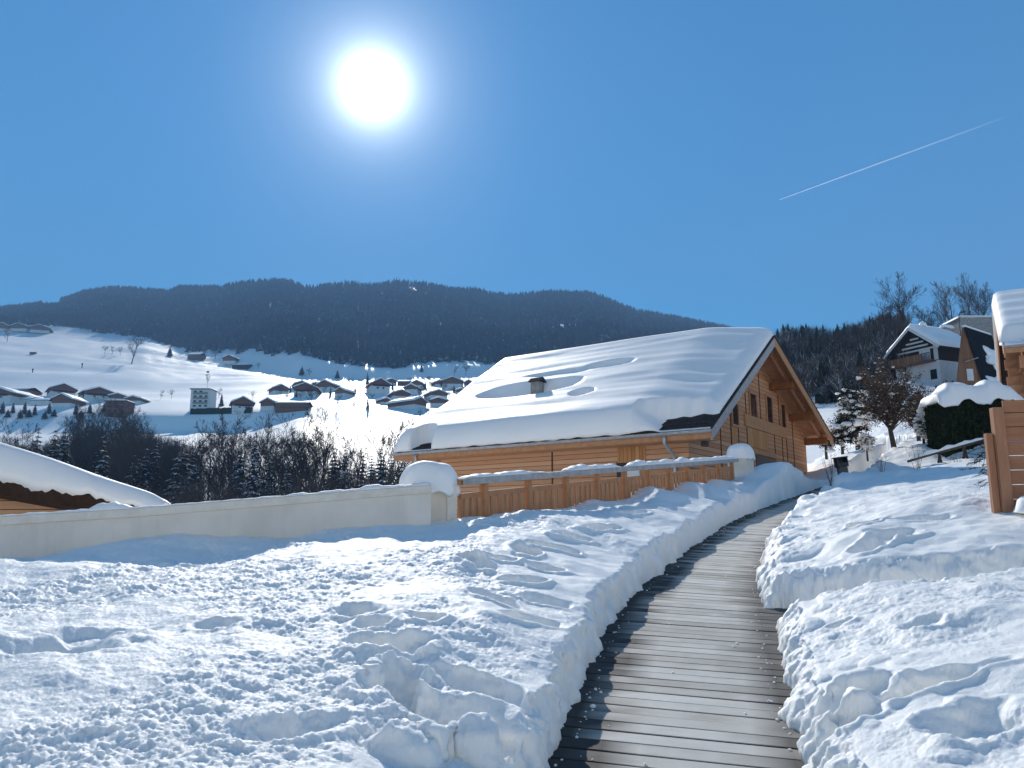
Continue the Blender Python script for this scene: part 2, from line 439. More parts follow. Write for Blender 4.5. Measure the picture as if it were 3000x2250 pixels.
# rolling relief on the meadows
und = fbm(TX / 90, TY / 60, 3, 5) * np.clip((TY - 230) / 300, 0, 1) * np.clip((1300 - TY) / 300, 0, 1)
und2 = perlin(TX / 260 + 3, TY / 34, 9) * np.clip((TY - 540) / 100, 0, 1) * np.clip((1000 - TY) / 100, 0, 1)
TZ = TZ + und * 1.6 + np.abs(und2) * 5.5
# beyond the ridge the hill falls away
drop = [(2150, -60), (2700, -250)]
TYx, TZx, TXx = [TY], [TZ], [TX]
for Yd, dz in drop:
    TYx.append(np.full((1, len(cols)), Yd)); TXx.append(TX[-1:] / TY[-1:] * Yd); TZx.append(TZ[-1:] + dz)
TYa, TZa, TXa = np.vstack(TYx), np.vstack(TZx), np.vstack(TXx)
M['forest_floor'] = mottled('forest_floor', (0.105, 0.10, 0.098), (0.04, 0.038, 0.036), 0.08, 0.95, 0.3)
fmi = np.zeros(TYa.shape, dtype=np.int32); fmi[sum(SUBS[:7]) + 1:] = 1
PYa = 1125 - FPX * (-TYa * sp + TZa * cp) / (TYa * cp + TZa * sp)
for (cx_, cy_, ax_, ay_) in ((1660, 958, 44, 11), (1205, 842, 22, 8), (150, 892, 40, 11), (1770, 985, 24, 9), (250, 905, 60, 7)):
    fmi[(((cols[None, :] - cx_) / ax_) ** 2 + ((PYa - cy_ - 4) / ay_) ** 2) < 1.3] = 0
me = mesh_np('hills', np.stack([TXa, TYa, TZa], -1).reshape(-1, 3), grid_faces(*TYa.shape), True, [M['far_snow'], M['forest_floor']], fmi[:-1, :-1].ravel())
kind(link('hills', me), 'structure')
TPY = 1125 - FPX * (-TY * sp + TZ * cp) / (TY * cp + TZ * sp)
def on_hill(px, py, ymin=230):            # the hillside point seen at a pixel
    j = (px + 1200) / 14.0; j0 = int(j); a = j - j0
    yy = TY[:, j0] * (1 - a) + TY[:, j0+1] * a; zz = TZ[:, j0] * (1 - a) + TZ[:, j0+1] * a
    pp = TPY[:, j0] * (1 - a) + TPY[:, j0+1] * a
    for i in range(len(yy) - 1):
        if yy[i] < ymin: continue
        if (pp[i] - py) * (pp[i+1] - py) <= 0 and pp[i] != pp[i+1]:
            t = (py - pp[i]) / (pp[i+1] - pp[i])
            Y, Z = yy[i] + (yy[i+1] - yy[i]) * t, zz[i] + (zz[i+1] - zz[i]) * t
            return Vector(((px - 1500) / FPX / ray_y(Z / Y) * Y, Y, Z))
    i = int(np.argmin(np.abs(pp - py) + (yy < ymin) * 1e5))
    return Vector(((px - 1500) / FPX / ray_y(zz[i] / yy[i]) * yy[i], yy[i], zz[i]))
def hill_at(px, Y):
    j = (px + 1200) / 14.0; j0 = int(j); a = j - j0
    yy = TY[:, j0] * (1 - a) + TY[:, j0+1] * a; zz = TZ[:, j0] * (1 - a) + TZ[:, j0+1] * a
    z = float(np.interp(Y, yy, zz))
    return Vector(((px - 1500) / FPX / ray_y(z / Y) * Y, Y, z))

# ------------------------------------------------------------------ near snow
LY = [0, 2, 4.2, 6.9, 8.9, 12, 15.3, 20, 25.3, 29, 40]
LX = [-0.55, -0.22, 0.16, 0.75, 1.37, 2.6, 3.98, 6.45, 9.4, 11.6, 18.5]
RX = [0.55, 0.92, 1.40, 2.10, 2.60, 3.72, 5.15, 7.6, 10.6, 12.9, 20]
def smooth_tab(y, xs, ys):                # piecewise curve without kinks
    return (np.interp(y - 0.8, xs, ys) + 2 * np.interp(y - 0.3, xs, ys) + 2 * np.interp(y + 0.3, xs, ys) + np.interp(y + 0.8, xs, ys)) / 6
def edgeL(y): return smooth_tab(y, LY, LX)
def edgeR(y): return smooth_tab(y, LY, RX)
SL = 0.12
def zbase(x, y): return -1.6 + SL * y + 0.035 * np.minimum(x, 0)
F0, FD = np.array([-0.35, 10.3]), np.array([0.506, 0.8625])   # balustrade line
FP = np.array([0.8625, -0.506])
ctl = []
def c_xyh(x, y, h): ctl.append((x, y, h))
def c_px(px, py, Y):
    p = P(px, py, Y); ctl.append((p.x, p.y, p.z - float(zbase(p.x, p.y))))
for y in (2.0, 3.2, 4.4, 6, 7.5, 9, 11, 13, 15.5, 18): c_xyh(float(edgeL(y)) - 0.15, y, 0.30); c_xyh(float(edgeL(y)) - 0.8, y, 0.46)
for t in ((1398, 1513, 9.9), (1544, 1490, 10.9), (1642, 1481, 11.7), (1751, 1462, 12.8), (1900, 1421, 14.8), (2015, 1402, 16.7), (2100, 1392, 18.5), (2190, 1378, 20.5)):
    c_px(*t)
    p = P(*t); p2 = (p.x - FP[0] * .45, p.y - FP[1] * .45); c_xyh(p2[0], p2[1], p.z - float(zbase(p.x, p.y)) - 0.14)
c_px(2280, 1342, 21.5); c_px(2330, 1362, 22.5); c_xyh(7.0, 21.2, 0.75); c_xyh(8.4, 23.5, 0.6)
for t in ((0, 1652, 7.3), (250, 1642, 7.35), (370, 1655, 7.4), (480, 1680, 7.6), (640, 1650, 7.8), (900, 1592, 8.2), (1080, 1560, 8.6), (1200, 1545, 8.9),
          (0, 1652, 8.35), (250, 1605, 8.55), (400, 1572, 8.7), (520, 1552, 8.8), (700, 1570, 8.95), (850, 1582, 9.0), (960, 1552, 9.2), (1140, 1522, 9.3), (1290, 1522, 9.4)): c_px(*t)
for x, y, h in ((-3, 4, .56), (-1.5, 4, .58), (-0.6, 5.5, .55), (-4, 6, .56), (-2, 6, .55), (-0.4, 8, .58), (0.2, 9.2, .58), (-0.5, 2.4, .48), (-3, 2, .5), (-6, 3, .5), (-8, 6, .55), (-9, 9, .6), (1.2, 10.4, .56), (2.3, 13, .56),
                (-3, 14, -2), (-6, 13, -2.5), (-9, 13, -3), (-6, 25, -9), (-14, 25, -10), (-25, 45, -17), (-8, 45, -15), (3, 30, -3.5), (0, 20, -3), (2, 45, -11),
                (1.9, 15.2, .1), (4.6, 20.5, 0)): c_xyh(x, y, h)
for px, Y, z in ((150, 7.75, -.31), (250, 7.8, -.31), (370, 7.85, -.33), (480, 7.9, -.33), (480, 8.25, -.17), (370, 8.2, -.2), (560, 8.0, -.30), (640, 8.15, -.26), (760, 8.3, -.2), (250, 8.2, -.16)):
    xx = P(px, 1650, Y).x; c_xyh(xx, Y, z - float(zbase(xx, Y)))
# right of the path
for y in (2.2, 3.2, 4.4, 5.6, 6.6): c_xyh(float(edgeR(y)) + 0.1, y, 0.15); c_xyh(float(edgeR(y)) + 0.55, y, 0.34)
for y in (8.8, 10, 12, 14, 17, 20, 23): c_xyh(float(edgeR(y)) + 0.15, y, 0.20); c_xyh(float(edgeR(y)) + 0.7, y, 0.42)
for x, y, h in ((2.5, 3.4, .50), (3.2, 4.4, .56), (3.2, 6.1, .54), (4.0, 6.5, .52), (5.2, 5.2, .62), (5, 3, .6), (7, 5, .7), (3.6, 8.9, .62), (5, 8.8, .66), (7, 8.5, .85), (4.3, 10.4, .58), (5.4, 10.4, .88), (7, 11, .95), (9.5, 10.5, 1.0), (5.6, 12.5, .62), (7.0, 13.5, .72), (9.5, 14, .95),
                (6.3, 15, .55), (8.5, 17, .6), (11, 18, .9), (14, 14, 1.2), (9, 20, .55)): c_xyh(x, y, h)
for t in ((2560, 1385, 21), (2680, 1375, 21.5), (2860, 1392, 17), (2530, 1398, 23.5), (2640, 1350, 27), (2760, 1350, 27), (2860, 1345, 26), (2700, 1310, 28), (2850, 1288, 28.5), (2980, 1275, 28), (2850, 1270, 33), (3300, 1260, 30), (2500, 1330, 34), (2600, 1300, 37), (2720, 1270, 38), (2420, 1345, 37), (2390, 1362, 34),
          (2390, 1350, 44), (2500, 1310, 44), (2600, 1260, 46), (2750, 1240, 46), (3000, 1220, 46), (2395, 1400, 30), (2450, 1372, 30), (3300, 1240, 40), (2390, 1340, 58), (2600, 1230, 58), (3000, 1150, 58)): c_px(*t)
CT = np.array(ctl)
def rbf_fit(C, lam=0.02):
    n = len(C); d = np.hypot(C[:, None, 0] - C[None, :, 0], C[:, None, 1] - C[None, :, 1])
    K = d + lam * 0 - np.eye(n) * lam
    A = np.zeros((n + 3, n + 3)); A[:n, :n] = K; A[:n, n] = 1; A[:n, n+1:] = C[:, :2]; A[n:, :n] = A[:n, n:].T
    return np.linalg.solve(A, np.concatenate([C[:, 2], np.zeros(3)]))
WT = rbf_fit(CT, 0.015)
def rbf(x, y):
    o = np.full(x.shape, WT[-3]) + WT[-2] * x + WT[-1] * y
    for (a, b, _), w in zip(CT, WT[:len(CT)]): o += w * np.sqrt((x - a) ** 2 + (y - b) ** 2 + 0.05)
    return o
FOOT = []                                 # footprints: x, y, radius along, radius across, angle, depth
def foot(px, py, a, b, ang, dep):
    Y = 6.0
    for _ in range(12):
        p = P(px, py, Y); g = float(zbase(p.x, Y)) + float(rbf(np.array([p.x]), np.array([Y]))[0])
        t = p.z / Y
        Y = Y + (p.z - g) / max(0.12 - t, 0.05) * 0.8 if True else Y
        Y = min(max(Y, 2.5), 30)
    FOOT.append((p.x, Y, a, b, ang, dep))
for t in ((1140, 1890, .20, .13, .4, .15), (1150, 2010, .22, .12, 1.2, .17), (1045, 1790, .12, .10, 0, .10), (1090, 1825, .12, .09, .6, .08), (1240, 1820, .13, .09, -.4, .08),
          (1400, 2010, .45, .15, -.45, .09), (1320, 2100, .42, .18, -.45, .12), (1200, 2205, .13, .10, .2, -.09), (1290, 2185, .10, .06, .9, -.06), (1400, 2195, .11, .09, .2, -.12), (860, 2150, .2, .12, .8, .07), (1540, 1615, .22, .11, -.9, .12), (1460, 1640, .16, .10, .4, .11), (1530, 1700, .20, .09, .3, .11),
          (1400, 1650, .25, .10, -.7, .10), (1620, 1610, .25, .11, .4, .13), (1680, 1580, .22, .10, .6, .13), (1600, 1665, .16, .10, 0, .09), (1760, 1545, .3, .10, .7, .10), (1850, 1500, .3, .1, .6, .1),
          (150, 1900, .40, .20, .15, .07), (300, 1850, .3, .14, .1, .05), (640, 1830, .14, .09, 0, .05), (1450, 1760, .2, .1, -.5, .09), (1560, 1830, .25, .10, .6, .08), (1610, 1760, .2, .12, .3, .08),
          (2700, 1830, .12, .1, 0, .05), (2860, 2120, .26, .15, .25, .09), (2520, 2060, .22, .12, .3, .12), (2470, 2130, .2, .1, .3, .1), (2700, 2020, .4, .10, .15, .09), (2620, 1560, .26, .14, -.3, .10), (2700, 1520, .3, .12, -.5, .08), (2480, 1590, .3, .14, .6, .12), (2540, 1540, .25, .1, .5, .1), (2470, 1820, .1, .08, 0, .08)): foot(*t)
def near_height(x, y, fine=True):
    b = zbase(x, y)
    h = rbf(x, y)
    dL, dR = edgeL(y) - x, x - edgeR(y)
    rag = perlin(x * 1.7, y * 1.7, 31) * 0.05 + perlin(x * 6, y * 6, 32) * 0.03 + perlin(x * 17, y * 17, 33) * 0.012
    rag2 = perlin(x * 1.3, y * 1.1, 35) * 0.13 + perlin(x * 4, y * 4, 36) * 0.07 + perlin(x * 13, y * 13, 33) * 0.022
    left = (dL > -(edgeR(y) - edgeL(y)) / 2)
    fl = np.clip((dL + rag) / (0.10 + 0.04 * perlin(x * 2, y * 2, 37)), 0, 1); fl = fl * (2 - fl)
    fr = np.clip((dR + rag2 * 0.7) / 0.24, 0, 1); fr = np.sqrt(np.clip(1 - (1 - fr) ** 2.2, 0, 1))
    # side path dug out to the right
    cx = np.clip((x - 2.3) / 3.0, 0, 1)
    ay = 7.5 - 0.45 * cx
    sd = np.abs(y - ay + perlin(x * 1.5, y * 1.5, 41) * 0.10 + perlin(x * 5, y * 5, 42) * 0.05)
    fs = np.clip((sd - 0.34) / 0.28, 0, 1); fs = np.sqrt(np.clip(1 - (1 - fs) ** 2, 0, 1))
    flo = 0.14 * sstep(0.15, 0.7, dR)
    fs = np.where(x > edgeR(y) - 0.3, flo + (1 - flo) * fs, 1)
    face = np.where(left, fl, fr * fs)
    inside = np.where(left, dL, np.minimum(dR, (sd - 0.30)))
    if fine:
        rightness = sstep(-0.2, 0.6, dR)
        # roughness of the surface: crumbs on the left bank, wind-smoothed on the right
        patch = sstep(-0.25, 0.35, fbm(x * 0.55, y * 0.55, 3, 51))
        smoothzone = np.exp(-((dL - 0.45) / 0.45) ** 2) * sstep(0.0, 0.5, fbm(x * 0.8 + 4, y * 0.5, 2, 77) + 0.25) * (dL > 0)
        crumb = 0.85 * np.clip(0.36 + 0.64 * patch - 0.8 * smoothzone, 0.08, 1) * (1 - 0.72 * rightness)
        far = np.clip(1.15 - y / 30, 0.25, 1)
        h = h + fbm(x * 0.45, y * 0.45, 3, 61) * 0.045 + fbm(x * 1.6, y * 1.6, 3, 62) * 0.032
        h = h + crumb * far * (fbm(x * 5, y * 5, 5, 63, 0.66) * 0.022 + clods(x, y, 0.16, 64, .22) * 0.26 + clods(x + 3, y, 0.075, 65, .45) * 0.32 + clods(x, y + 5, 0.036, 66, .7) * 0.6 + clods(x + 1, y + 3, 0.020, 68, .7) * 0.6)
        h = h + rightness * (fbm(x * 0.8 + 5, y * 0.8, 3, 67) * 0.045 + np.abs(perlin(x * 2.2, y * 2.4, 68)) * 0.014 + (0.25 + 0.75 * patch) * (fbm(x * 7, y * 7, 4, 69, .62) * 0.008 + clods(x, y, 0.045, 72, .4) * 0.22))
        lump = sstep(1.1, 0.0, dR) * sstep(-0.1, 0.25, dR)
        h = h + lump * (clods(x, y, 0.46, 70, .45) * 0.45 + clods(x + 2, y + 1, 0.17, 71, .45) * 0.4)
        for fx, fy, a, bb, ang, dep in FOOT:
            c, s_ = math.cos(ang), math.sin(ang)
            k = (np.abs(x - fx) < a * 2.5) & (np.abs(y - fy) < a * 2.5)
            if not k.any(): continue
            u = ((x[k] - fx) * c + (y[k] - fy) * s_) / a; v = (-(x[k] - fx) * s_ + (y[k] - fy) * c) / bb
            r = np.sqrt(u * u + v * v) + perlin(x[k] * 4, y[k] * 4, 81) * 0.35 + perlin(x[k] * 11, y[k] * 11, 82) * 0.14
            h[k] += -dep * sstep(1.15, 0.40, r) + 0.22 * dep * np.exp(-((r - 1.25) / 0.25) ** 2)
    h = np.clip(h, -25, 6.0)
    h = np.where((np.abs(x) > 10) & (y < 9), np.clip(h, -3, 1.0), h)
    z = b - 0.07 + (h + 0.07) * face
    if fine:                               # the cut faces are crumbly too
        z = z + (face < 0.97) * (face > 0.03) * fbm(x * 9, y * 9, 3, 83) * 0.035
        z = z + np.where((face < 0.03), np.clip(perlin(x * 5, y * 5, 85) - 0.25, 0, 1) * 0, 0)
    return z
pxs = np.concatenate([np.linspace(-5000, -260, 110), np.linspace(-250, 3250, 1150), np.linspace(3260, 8000, 110)])
ncol = len(pxs)
Ys = np.concatenate([np.geomspace(1.7, 14, 900), np.geomspace(14.1, 58, 300)])
GX = ((pxs[None, :] - 1500) / FPX) / 1.02 * Ys[:, None]
GY = np.repeat(Ys[:, None], ncol, 1)
GZ = near_height(GX.ravel(), GY.ravel()).reshape(GX.shape)
def relief(X, Y, Z):
    Pm = np.stack([X, Y, Z], -1)
    du, dv_ = np.gradient(Pm, axis=1), np.gradient(Pm, axis=0)
    nn = np.cross(du, dv_); nn /= np.linalg.norm(nn, axis=-1, keepdims=True) + 1e-9
    steep = sstep(0.75, 0.35, nn[..., 2])
    a = X * 0.6 + Y
    amp = (fbm(a * 3.1, Z * 4.5, 3, 101) * 0.035 + fbm(a * 10, Z * 12, 3, 102) * 0.020) * steep
    return Pm + nn * amp[..., None]
me = mesh_np('snow_ground', relief(GX, GY, GZ).reshape(-1, 3), grid_faces(*GX.shape), True, [M['snow']])
kind(link('snow_ground', me), 'structure')
# snow carries on round and behind the camera
bx = np.linspace(-60, 60, 101); by = np.linspace(-40, 1.72, 43)
BX, BY = np.meshgrid(bx, by)
BZ = near_height(BX.ravel(), BY.ravel(), False).reshape(BX.shape) - 0.02
kind(link('snow_field', mesh_np('snow_field', np.stack([BX, BY, BZ], -1).reshape(-1, 3), grid_faces(*BX.shape), True, [M['snow']])), 'structure')
# unseen slope added behind the camera to bounce sunlight onto the shaded sides
hx_ = np.linspace(-420, 420, 85); hy_ = np.linspace(-330, -16, 60)
HX, HY2 = np.meshgrid(hx_, hy_)
up_ = np.clip(-HY2 - 16, 0, None)
HZ = zbase(np.zeros_like(HX), np.full_like(HX, -16.0)) + 0.4 + up_ * 0.60 - up_ ** 2 * 0.00055 + fbm(HX / 45, HY2 / 45, 4, 201) * np.clip(up_ / 20, 0, 1) * 5
kind(link('hillside', mesh_np('hillside', np.stack([HX, HY2, HZ], -1).reshape(-1, 3), grid_faces(*HX.shape), True, [M['snow']])), 'structure')
def ground(x, y): return float(near_height(np.array([float(x)]), np.array([float(y)]), False)[0])

# ------------------------------------------------------------------ boardwalk: one plank after the other along the curve
dv, df, dpl, dal, dwet_shade = [], [], [], [], []
ycur, pk = 0.4, 0
while ycur < 29.5:
    cxm = (float(edgeL(ycur)) + float(edgeR(ycur))) / 2
    cx2 = (float(edgeL(ycur + .2)) + float(edgeR(ycur + .2))) / 2
    d = Vector((cx2 - cxm, 0.2, 0.2 * SL)).normalized()
    side = Vector((d.y, -d.x - 0.055, 0)).normalized(); side.z = side.y * SL; side.normalize()
    side = (side + Vector((random.uniform(-.004, .004), random.uniform(-.006, .006), random.uniform(-.002, .002)))).normalized()
    up = side.cross(d).normalized()
    c = Vector((cxm, ycur, float(zbase(cxm, ycur)) + random.uniform(-.003, .003)))
    hw = (float(edgeR(ycur)) - float(edgeL(ycur))) / 2 * 0.95 + 0.35
    w = 0.0668
    n = len(dv); nseg = 10; pid = random.random()
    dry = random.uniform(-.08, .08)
    for i in range(nseg + 1):
        t = -hw + 2 * hw * i / nseg
        p = c + side * t
        cr = 0.0
        for (a, b) in ((-w, -0.035), (-w, -.006), (-w + .003, 0), (w - .003, 0), (w, -.006), (w, -0.035)):
            dv.append(tuple(p + d * a + up * b)); dal.append((t, a, b)); dpl.append(pid)
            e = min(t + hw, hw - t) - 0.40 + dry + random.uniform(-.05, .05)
            if t > 0: dwet_shade.append(0.85 * max(0.0, min(1.0, 1 - e / 0.20)))
            else: dwet_shade.append(0.95 * max(0.0, min(1.0, 1 - (e - 0.13) / 0.12)))  # left band runs wider than the damp, painting in the bank's shadow
    for i in range(nseg):
        for j in range(5): a0 = n + i * 6 + j; df.append((a0, a0 + 1, a0 + 7, a0 + 6))
    ycur += 0.146 * d.y; pk += 1
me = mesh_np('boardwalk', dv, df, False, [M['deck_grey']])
at = me.attributes.new('plank', 'FLOAT', 'POINT'); at.data.foreach_set('value', np.array(dpl, dtype=np.float32))
at = me.attributes.new('wet_shade', 'FLOAT', 'POINT'); at.data.foreach_set('value', np.array(dwet_shade, dtype=np.float32))
at = me.attributes.new('along', 'FLOAT_VECTOR', 'POINT'); at.data.foreach_set('vector', np.array(dal, dtype=np.float32).ravel())
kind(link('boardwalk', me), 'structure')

# crumbs of snow fallen on the planks
rng0 = np.random.default_rng(77)
cv_, cf_ = [], []
for i in range(240):
    y = 3.0 + 16 * rng0.uniform() ** 1.8
    L_, R_ = float(edgeL(y)), float(edgeR(y))
    side_ = rng0.uniform() < .5
    d_ = abs(rng0.normal(0, .07)) + .03 if rng0.uniform() < .85 else rng0.uniform(.05, .6)
    x = L_ + d_ if side_ else R_ - d_
    r_ = rng0.uniform(.003, .011) * (1.6 if rng0.uniform() < .1 else 1)
    z = float(zbase(np.array(x), y)) + r_ * .3
    n = len(cv_); K = 6
    for (zz, q_) in ((-.5, .8), (.25, 1.0)):
        for j in range(K):
            a = 6.283 * j / K; k_ = rng0.uniform(.7, 1.3)
            cv_.append((x + math.cos(a) * r_ * q_ * k_, y + math.sin(a) * r_ * q_ * k_, z + zz * r_ * k_))
    cv_.append((x, y, z + .8 * r_))
    for j in range(K):
        j2 = (j + 1) % K
        cf_ += [(n + j, n + j2, n + K + j2), (n + j, n + K + j2, n + K + j), (n + K + j, n + K + j2, n + 2 * K)]
kind(link('snow_crumbs', mesh_np('snow_crumbs', cv_, cf_, False, [M['snow']])), 'stuff')

# ------------------------------------------------------------------ snow caps as closed heaps
def heap(name, pts_fn, nu, nv, m, parent=None, smooth=True):
    """closed shell: pts_fn(u, v) -> (bottom, top)"""
    top, bot = np.zeros((nu, nv, 3)), np.zeros((nu, nv, 3))
    for i in range(nu):
        for j in range(nv):
            b, t = pts_fn(i / (nu - 1), j / (nv - 1)); top[i, j] = t; bot[i, j] = b
    n = nu * nv
    V = np.concatenate([top.reshape(-1, 3), bot.reshape(-1, 3)])
    F = grid_faces(nu, nv); F = np.concatenate([F, F[:, ::-1] + n])
    idx = np.arange(n).reshape(nu, nv); side = []
    for e in (idx[0, :], idx[:, -1], idx[-1, ::-1], idx[::-1, 0]):
        for a, b in zip(e[:-1], e[1:]): side.append((b, a, a + n, b + n))
    return link(name, mesh_np(name, V, np.concatenate([F, np.array(side)]), smooth, [m]), parent)
def dome(t, e): return (max(0.0, 1 - abs(2 * t - 1) ** e)) ** (1 / 2.2)
def _h1(ix, iy, seed):
    h = (ix * 374761393 + iy * 668265263 + seed * 1274126177) & 0xFFFFFFFF
    h = ((h ^ (h >> 13)) * 1274126177) & 0xFFFFFFFF
    h = ((h ^ (h >> 16)) * 2246822519) & 0xFFFFFFFF
    return ((h ^ (h >> 15)) & 0xFFFFFF) / float(0x1000000) * 6.2831853
def nz(x, y, s=0):
    ix, iy = math.floor(x), math.floor(y); fx, fy = x - ix, y - iy
    u, v = fx * fx * fx * (fx * (fx * 6 - 15) + 10), fy * fy * fy * (fy * (fy * 6 - 15) + 10)
    def g(dx, dy):
        a = _h1(ix + dx, iy + dy, s)
        return math.cos(a) * (fx - dx) + math.sin(a) * (fy - dy)
    a = g(0, 0) * (1 - u) + g(1, 0) * u
    return 1.5 * (a * (1 - v) + (g(0, 1) * (1 - u) + g(1, 1) * u) * v)
def sst(a, b, x):
    t = min(1.0, max(0.0, (x - a) / (b - a))); return t * t * (3 - 2 * t)

# ------------------------------------------------------------------ cream wall with end pillar
pA, pB = P(-700, 1562, 8.35), P(1262, 1424, 9.42)          # top line of the coping
wall = empty('garden_wall', (pA.x, pA.y, 0))
tag(wall, 'low cream rendered garden wall in shade with a thin snow line on its coping', 'wall')
WL = Vector((pA.x, pA.y, 0))
wdir = (pB - pA); wdir.z = 0; wlen = wdir.length; wdir.normalize(); wn_ = Vector((wdir.y, -wdir.x, 0))
segs = 40
def wtop(t):
    px = -700 + 1962 * t
    py = interp(px, [-700, 0, 340, 700, 1160, 1262], [1566, 1512, 1492, 1464, 1430, 1424])
    Y = pA.y + (pB.y - pA.y) * t
    return P(px, py, Y).z
mbw, mbc = MB(), MB()
for i in range(segs):
    a, b = pA.lerp(pB, i / segs) - WL, pA.lerp(pB, (i + 1) / segs) - WL
    za, zb_ = wtop(i / segs), wtop((i + 1) / segs)
    for mbx, lo, hi, th in ((mbw, -2.6, -0.085, 0.10), (mbc, -0.085, 0.0, 0.125)):
        A0, B0 = Vector((a.x, a.y, 0)), Vector((b.x, b.y, 0))
        bt = [A0 + wn_ * th, B0 + wn_ * th, B0 - wn_ * th, A0 - wn_ * th]
        loz = (za + lo, zb_ + lo, zb_ + lo, za + lo); hiz = (za + hi, zb_ + hi, zb_ + hi, za + hi)
        mbx.hexa([p + Vector((0, 0, z)) for p, z in zip(bt, loz)], [p + Vector((0, 0, z)) for p, z in zip(bt, hiz)])
mbw.build('panel', M['render'], wall); mbc.build('coping', M['coping'], wall)
def wall_snow(u, v):
    p = pA.lerp(pB, u) - WL; z = wtop(u)
    px = -700 + 1962 * u
    th = 0.022 + 0.03 * max(0, nz(u * 25, 3, 4)) + 0.07 * math.exp(-((px - 250) / 60) ** 2) + 0.02 * math.exp(-((px - 1080) / 40) ** 2) + 0.015 * (px > 900)
    th *= 0.55 + 0.45 * min(1, max(0, nz(u * 60, 9, 5) + 0.7))
    off = (v - 0.5) * 0.245
    b = Vector((p.x, p.y, z + 0.003)) + wn_ * off
    return b, b + Vector((0, 0, max(0.004, th * dome(v, 3))))
heap('coping_snow', wall_snow, 160, 9, M['snow'], wall)

# pillar
pl = P(1335, 1424, 9.72)                    # right front edge
pil = empty('wall_pillar', (pl.x, pl.y, 0), math.atan2(wdir.y, wdir.x))
tag(pil, 'square cream pillar under a big round snow cushion between wall and balustrade', 'pillar', 'cream pillars with snow cushions')
ztop = P(1335, 1424, 9.7).z
MB().box(-0.40, 0.0, -0.02, 0.42, ztop - 2.6, ztop - 0.02).build('shaft', M['render'], pil, bevel=0.006)
MB().box(-0.10, 0.012, -0.055, -0.021, ztop - 2.6, ztop + 0.02).build('edge_strip', M['coping'], pil, bevel=0.004)
def cushion(u, v, hx=0.37, hy=0.34, ht=0.31, c=(-0.30, 0.18, ztop - 0.02), sag=0.13, seed=2):
    a, b = 2 * u - 1, 2 * v - 1
    k = max(abs(a), abs(b)); L = math.hypot(a, b)
    if L > 0: a, b = a * k / L, b * k / L    # square to disc
    r = math.hypot(a, b)
    bul = 1.0 + 0.05 * nz(a * 2, b * 2, seed)
    zt = math.sqrt(max(0, 1 - r ** 3.2)) * ht * bul
    x, y = c[0] + a * hx * bul, c[1] + b * hy * bul
    sg = sag * max(0, (r - 0.72) / 0.28) * (0.6 + 0.6 * nz(a * 3, b * 3, seed + 3))
    return Vector((x, y, c[2] - sg)), Vector((x, y, c[2] - sg * 0.6 + zt + 0.01))
heap('snow_cushion', cushion, 34, 34, M['roof_snow'], pil)

# ------------------------------------------------------------------ timber balustrade
def fpt(k, dz=0, off=0.0):                   # k posts along
    p = F0 + FD * (1.13 * k) - FP * off
    return Vector((p[0], p[1], 0.70 + 0.112 * k + dz))
bal = empty('balustrade', (F0[0], F0[1], 0))
tag(bal, 'new larch balustrade with grey metal capping and broken strips of snow', 'railing')
B0 = Vector((F0[0], F0[1], 0))
kend = 10.25
for k in range(0, 11):
    p = fpt(k) - B0
    m = MB()
    m.beam(p + Vector((0, 0, -1.5)), p + Vector((0, 0, -0.005)), 0.085, 0.085, up=tuple(FD) + (0,))
    m.build('post', M['larch_pale'], bal, bevel=0.004)
for k in range(-1, 11):
    k0, k1 = max(k, -0.5), min(k + 1, kend)
    a, b = fpt(k0 + 0.06, -0.19, 0.03) - B0, fpt(k1 - 0.06, -0.19, 0.03) - B0
    MB().beam(a, b, 0.05, 0.075).build('top_rail', M['larch'], bal, bevel=0.003)
    a2, b2 = fpt(k0 + 0.06, -0.142, 0.03) - B0, fpt(k1 - 0.06, -0.142, 0.03) - B0
    nb = max(3, int(round((k1 - k0) * 11)))
    mb = MB()
    for i in range(nb):
        t = (i + 0.5) / nb
        q_ = a.lerp(b, t)
        wob = 0.004 * math.sin(i * 7 + k)
        so_ = Vector((FP[0], FP[1], 0)) * (0.024 if i % 2 else 0.0)
        mb.beam(q_ + so_ + Vector((wob, 0, -1.2)), q_ + so_ + Vector((0, 0, -0.03)), 0.082 if i % 2 else 0.092, 0.022, up=tuple(FP) + (0,))
    mb.build('slat_infill', M['larch_slat'], bal)
a, b = fpt(-0.55, 0.02) - B0, fpt(kend, 0.02) - B0
MB().beam(a, b, 0.20, 0.012).beam(a + Vector((FP[0] * .1, FP[1] * .1, -.035)), b + Vector((FP[0] * .1, FP[1] * .1, -.035)), 0.006, 0.075).build('capping', M['zinc'], bal)
MB().beam(a + Vector((0, 0, -.045)), b + Vector((0, 0, -.045)), 0.14, 0.05).build('cap_board', M['larch'], bal)
for (ka, kb, th, sd) in ((-0.45, 1.35, 0.060, 1), (2.0, 3.75, 0.085, 2), (4.15, 10.2, 0.10, 3)):
    def strip(u, v, ka=ka, kb=kb, th=th, sd=sd):
        k = ka + (kb - ka) * u
        e = min(1, min(u * 14 * (kb - ka) / 3, (1 - u) * 9 * (kb - ka) / 3)) ** 0.5
        h = th * (0.72 + 0.6 * nz(k * 2.3, sd, 21) + 0.35 * nz(k * 7, sd, 22)) * e
        b_ = fpt(k, 0.028, 0) - B0 + Vector((FP[0], FP[1], 0)) * ((v - 0.5) * 0.205 * (0.75 + 0.25 * e + 0.12 * nz(k * 4, sd, 23)))
        return b_, b_ + Vector((0, 0, max(0.004, h * dome(v, 2.6))))
    heap('snow_strip', strip, 70, 9, M['snow'], bal)
pe = fpt(10.75)
pil2 = empty('wall_pillar', (pe.x, pe.y, 0), math.atan2(FD[1], FD[0]))
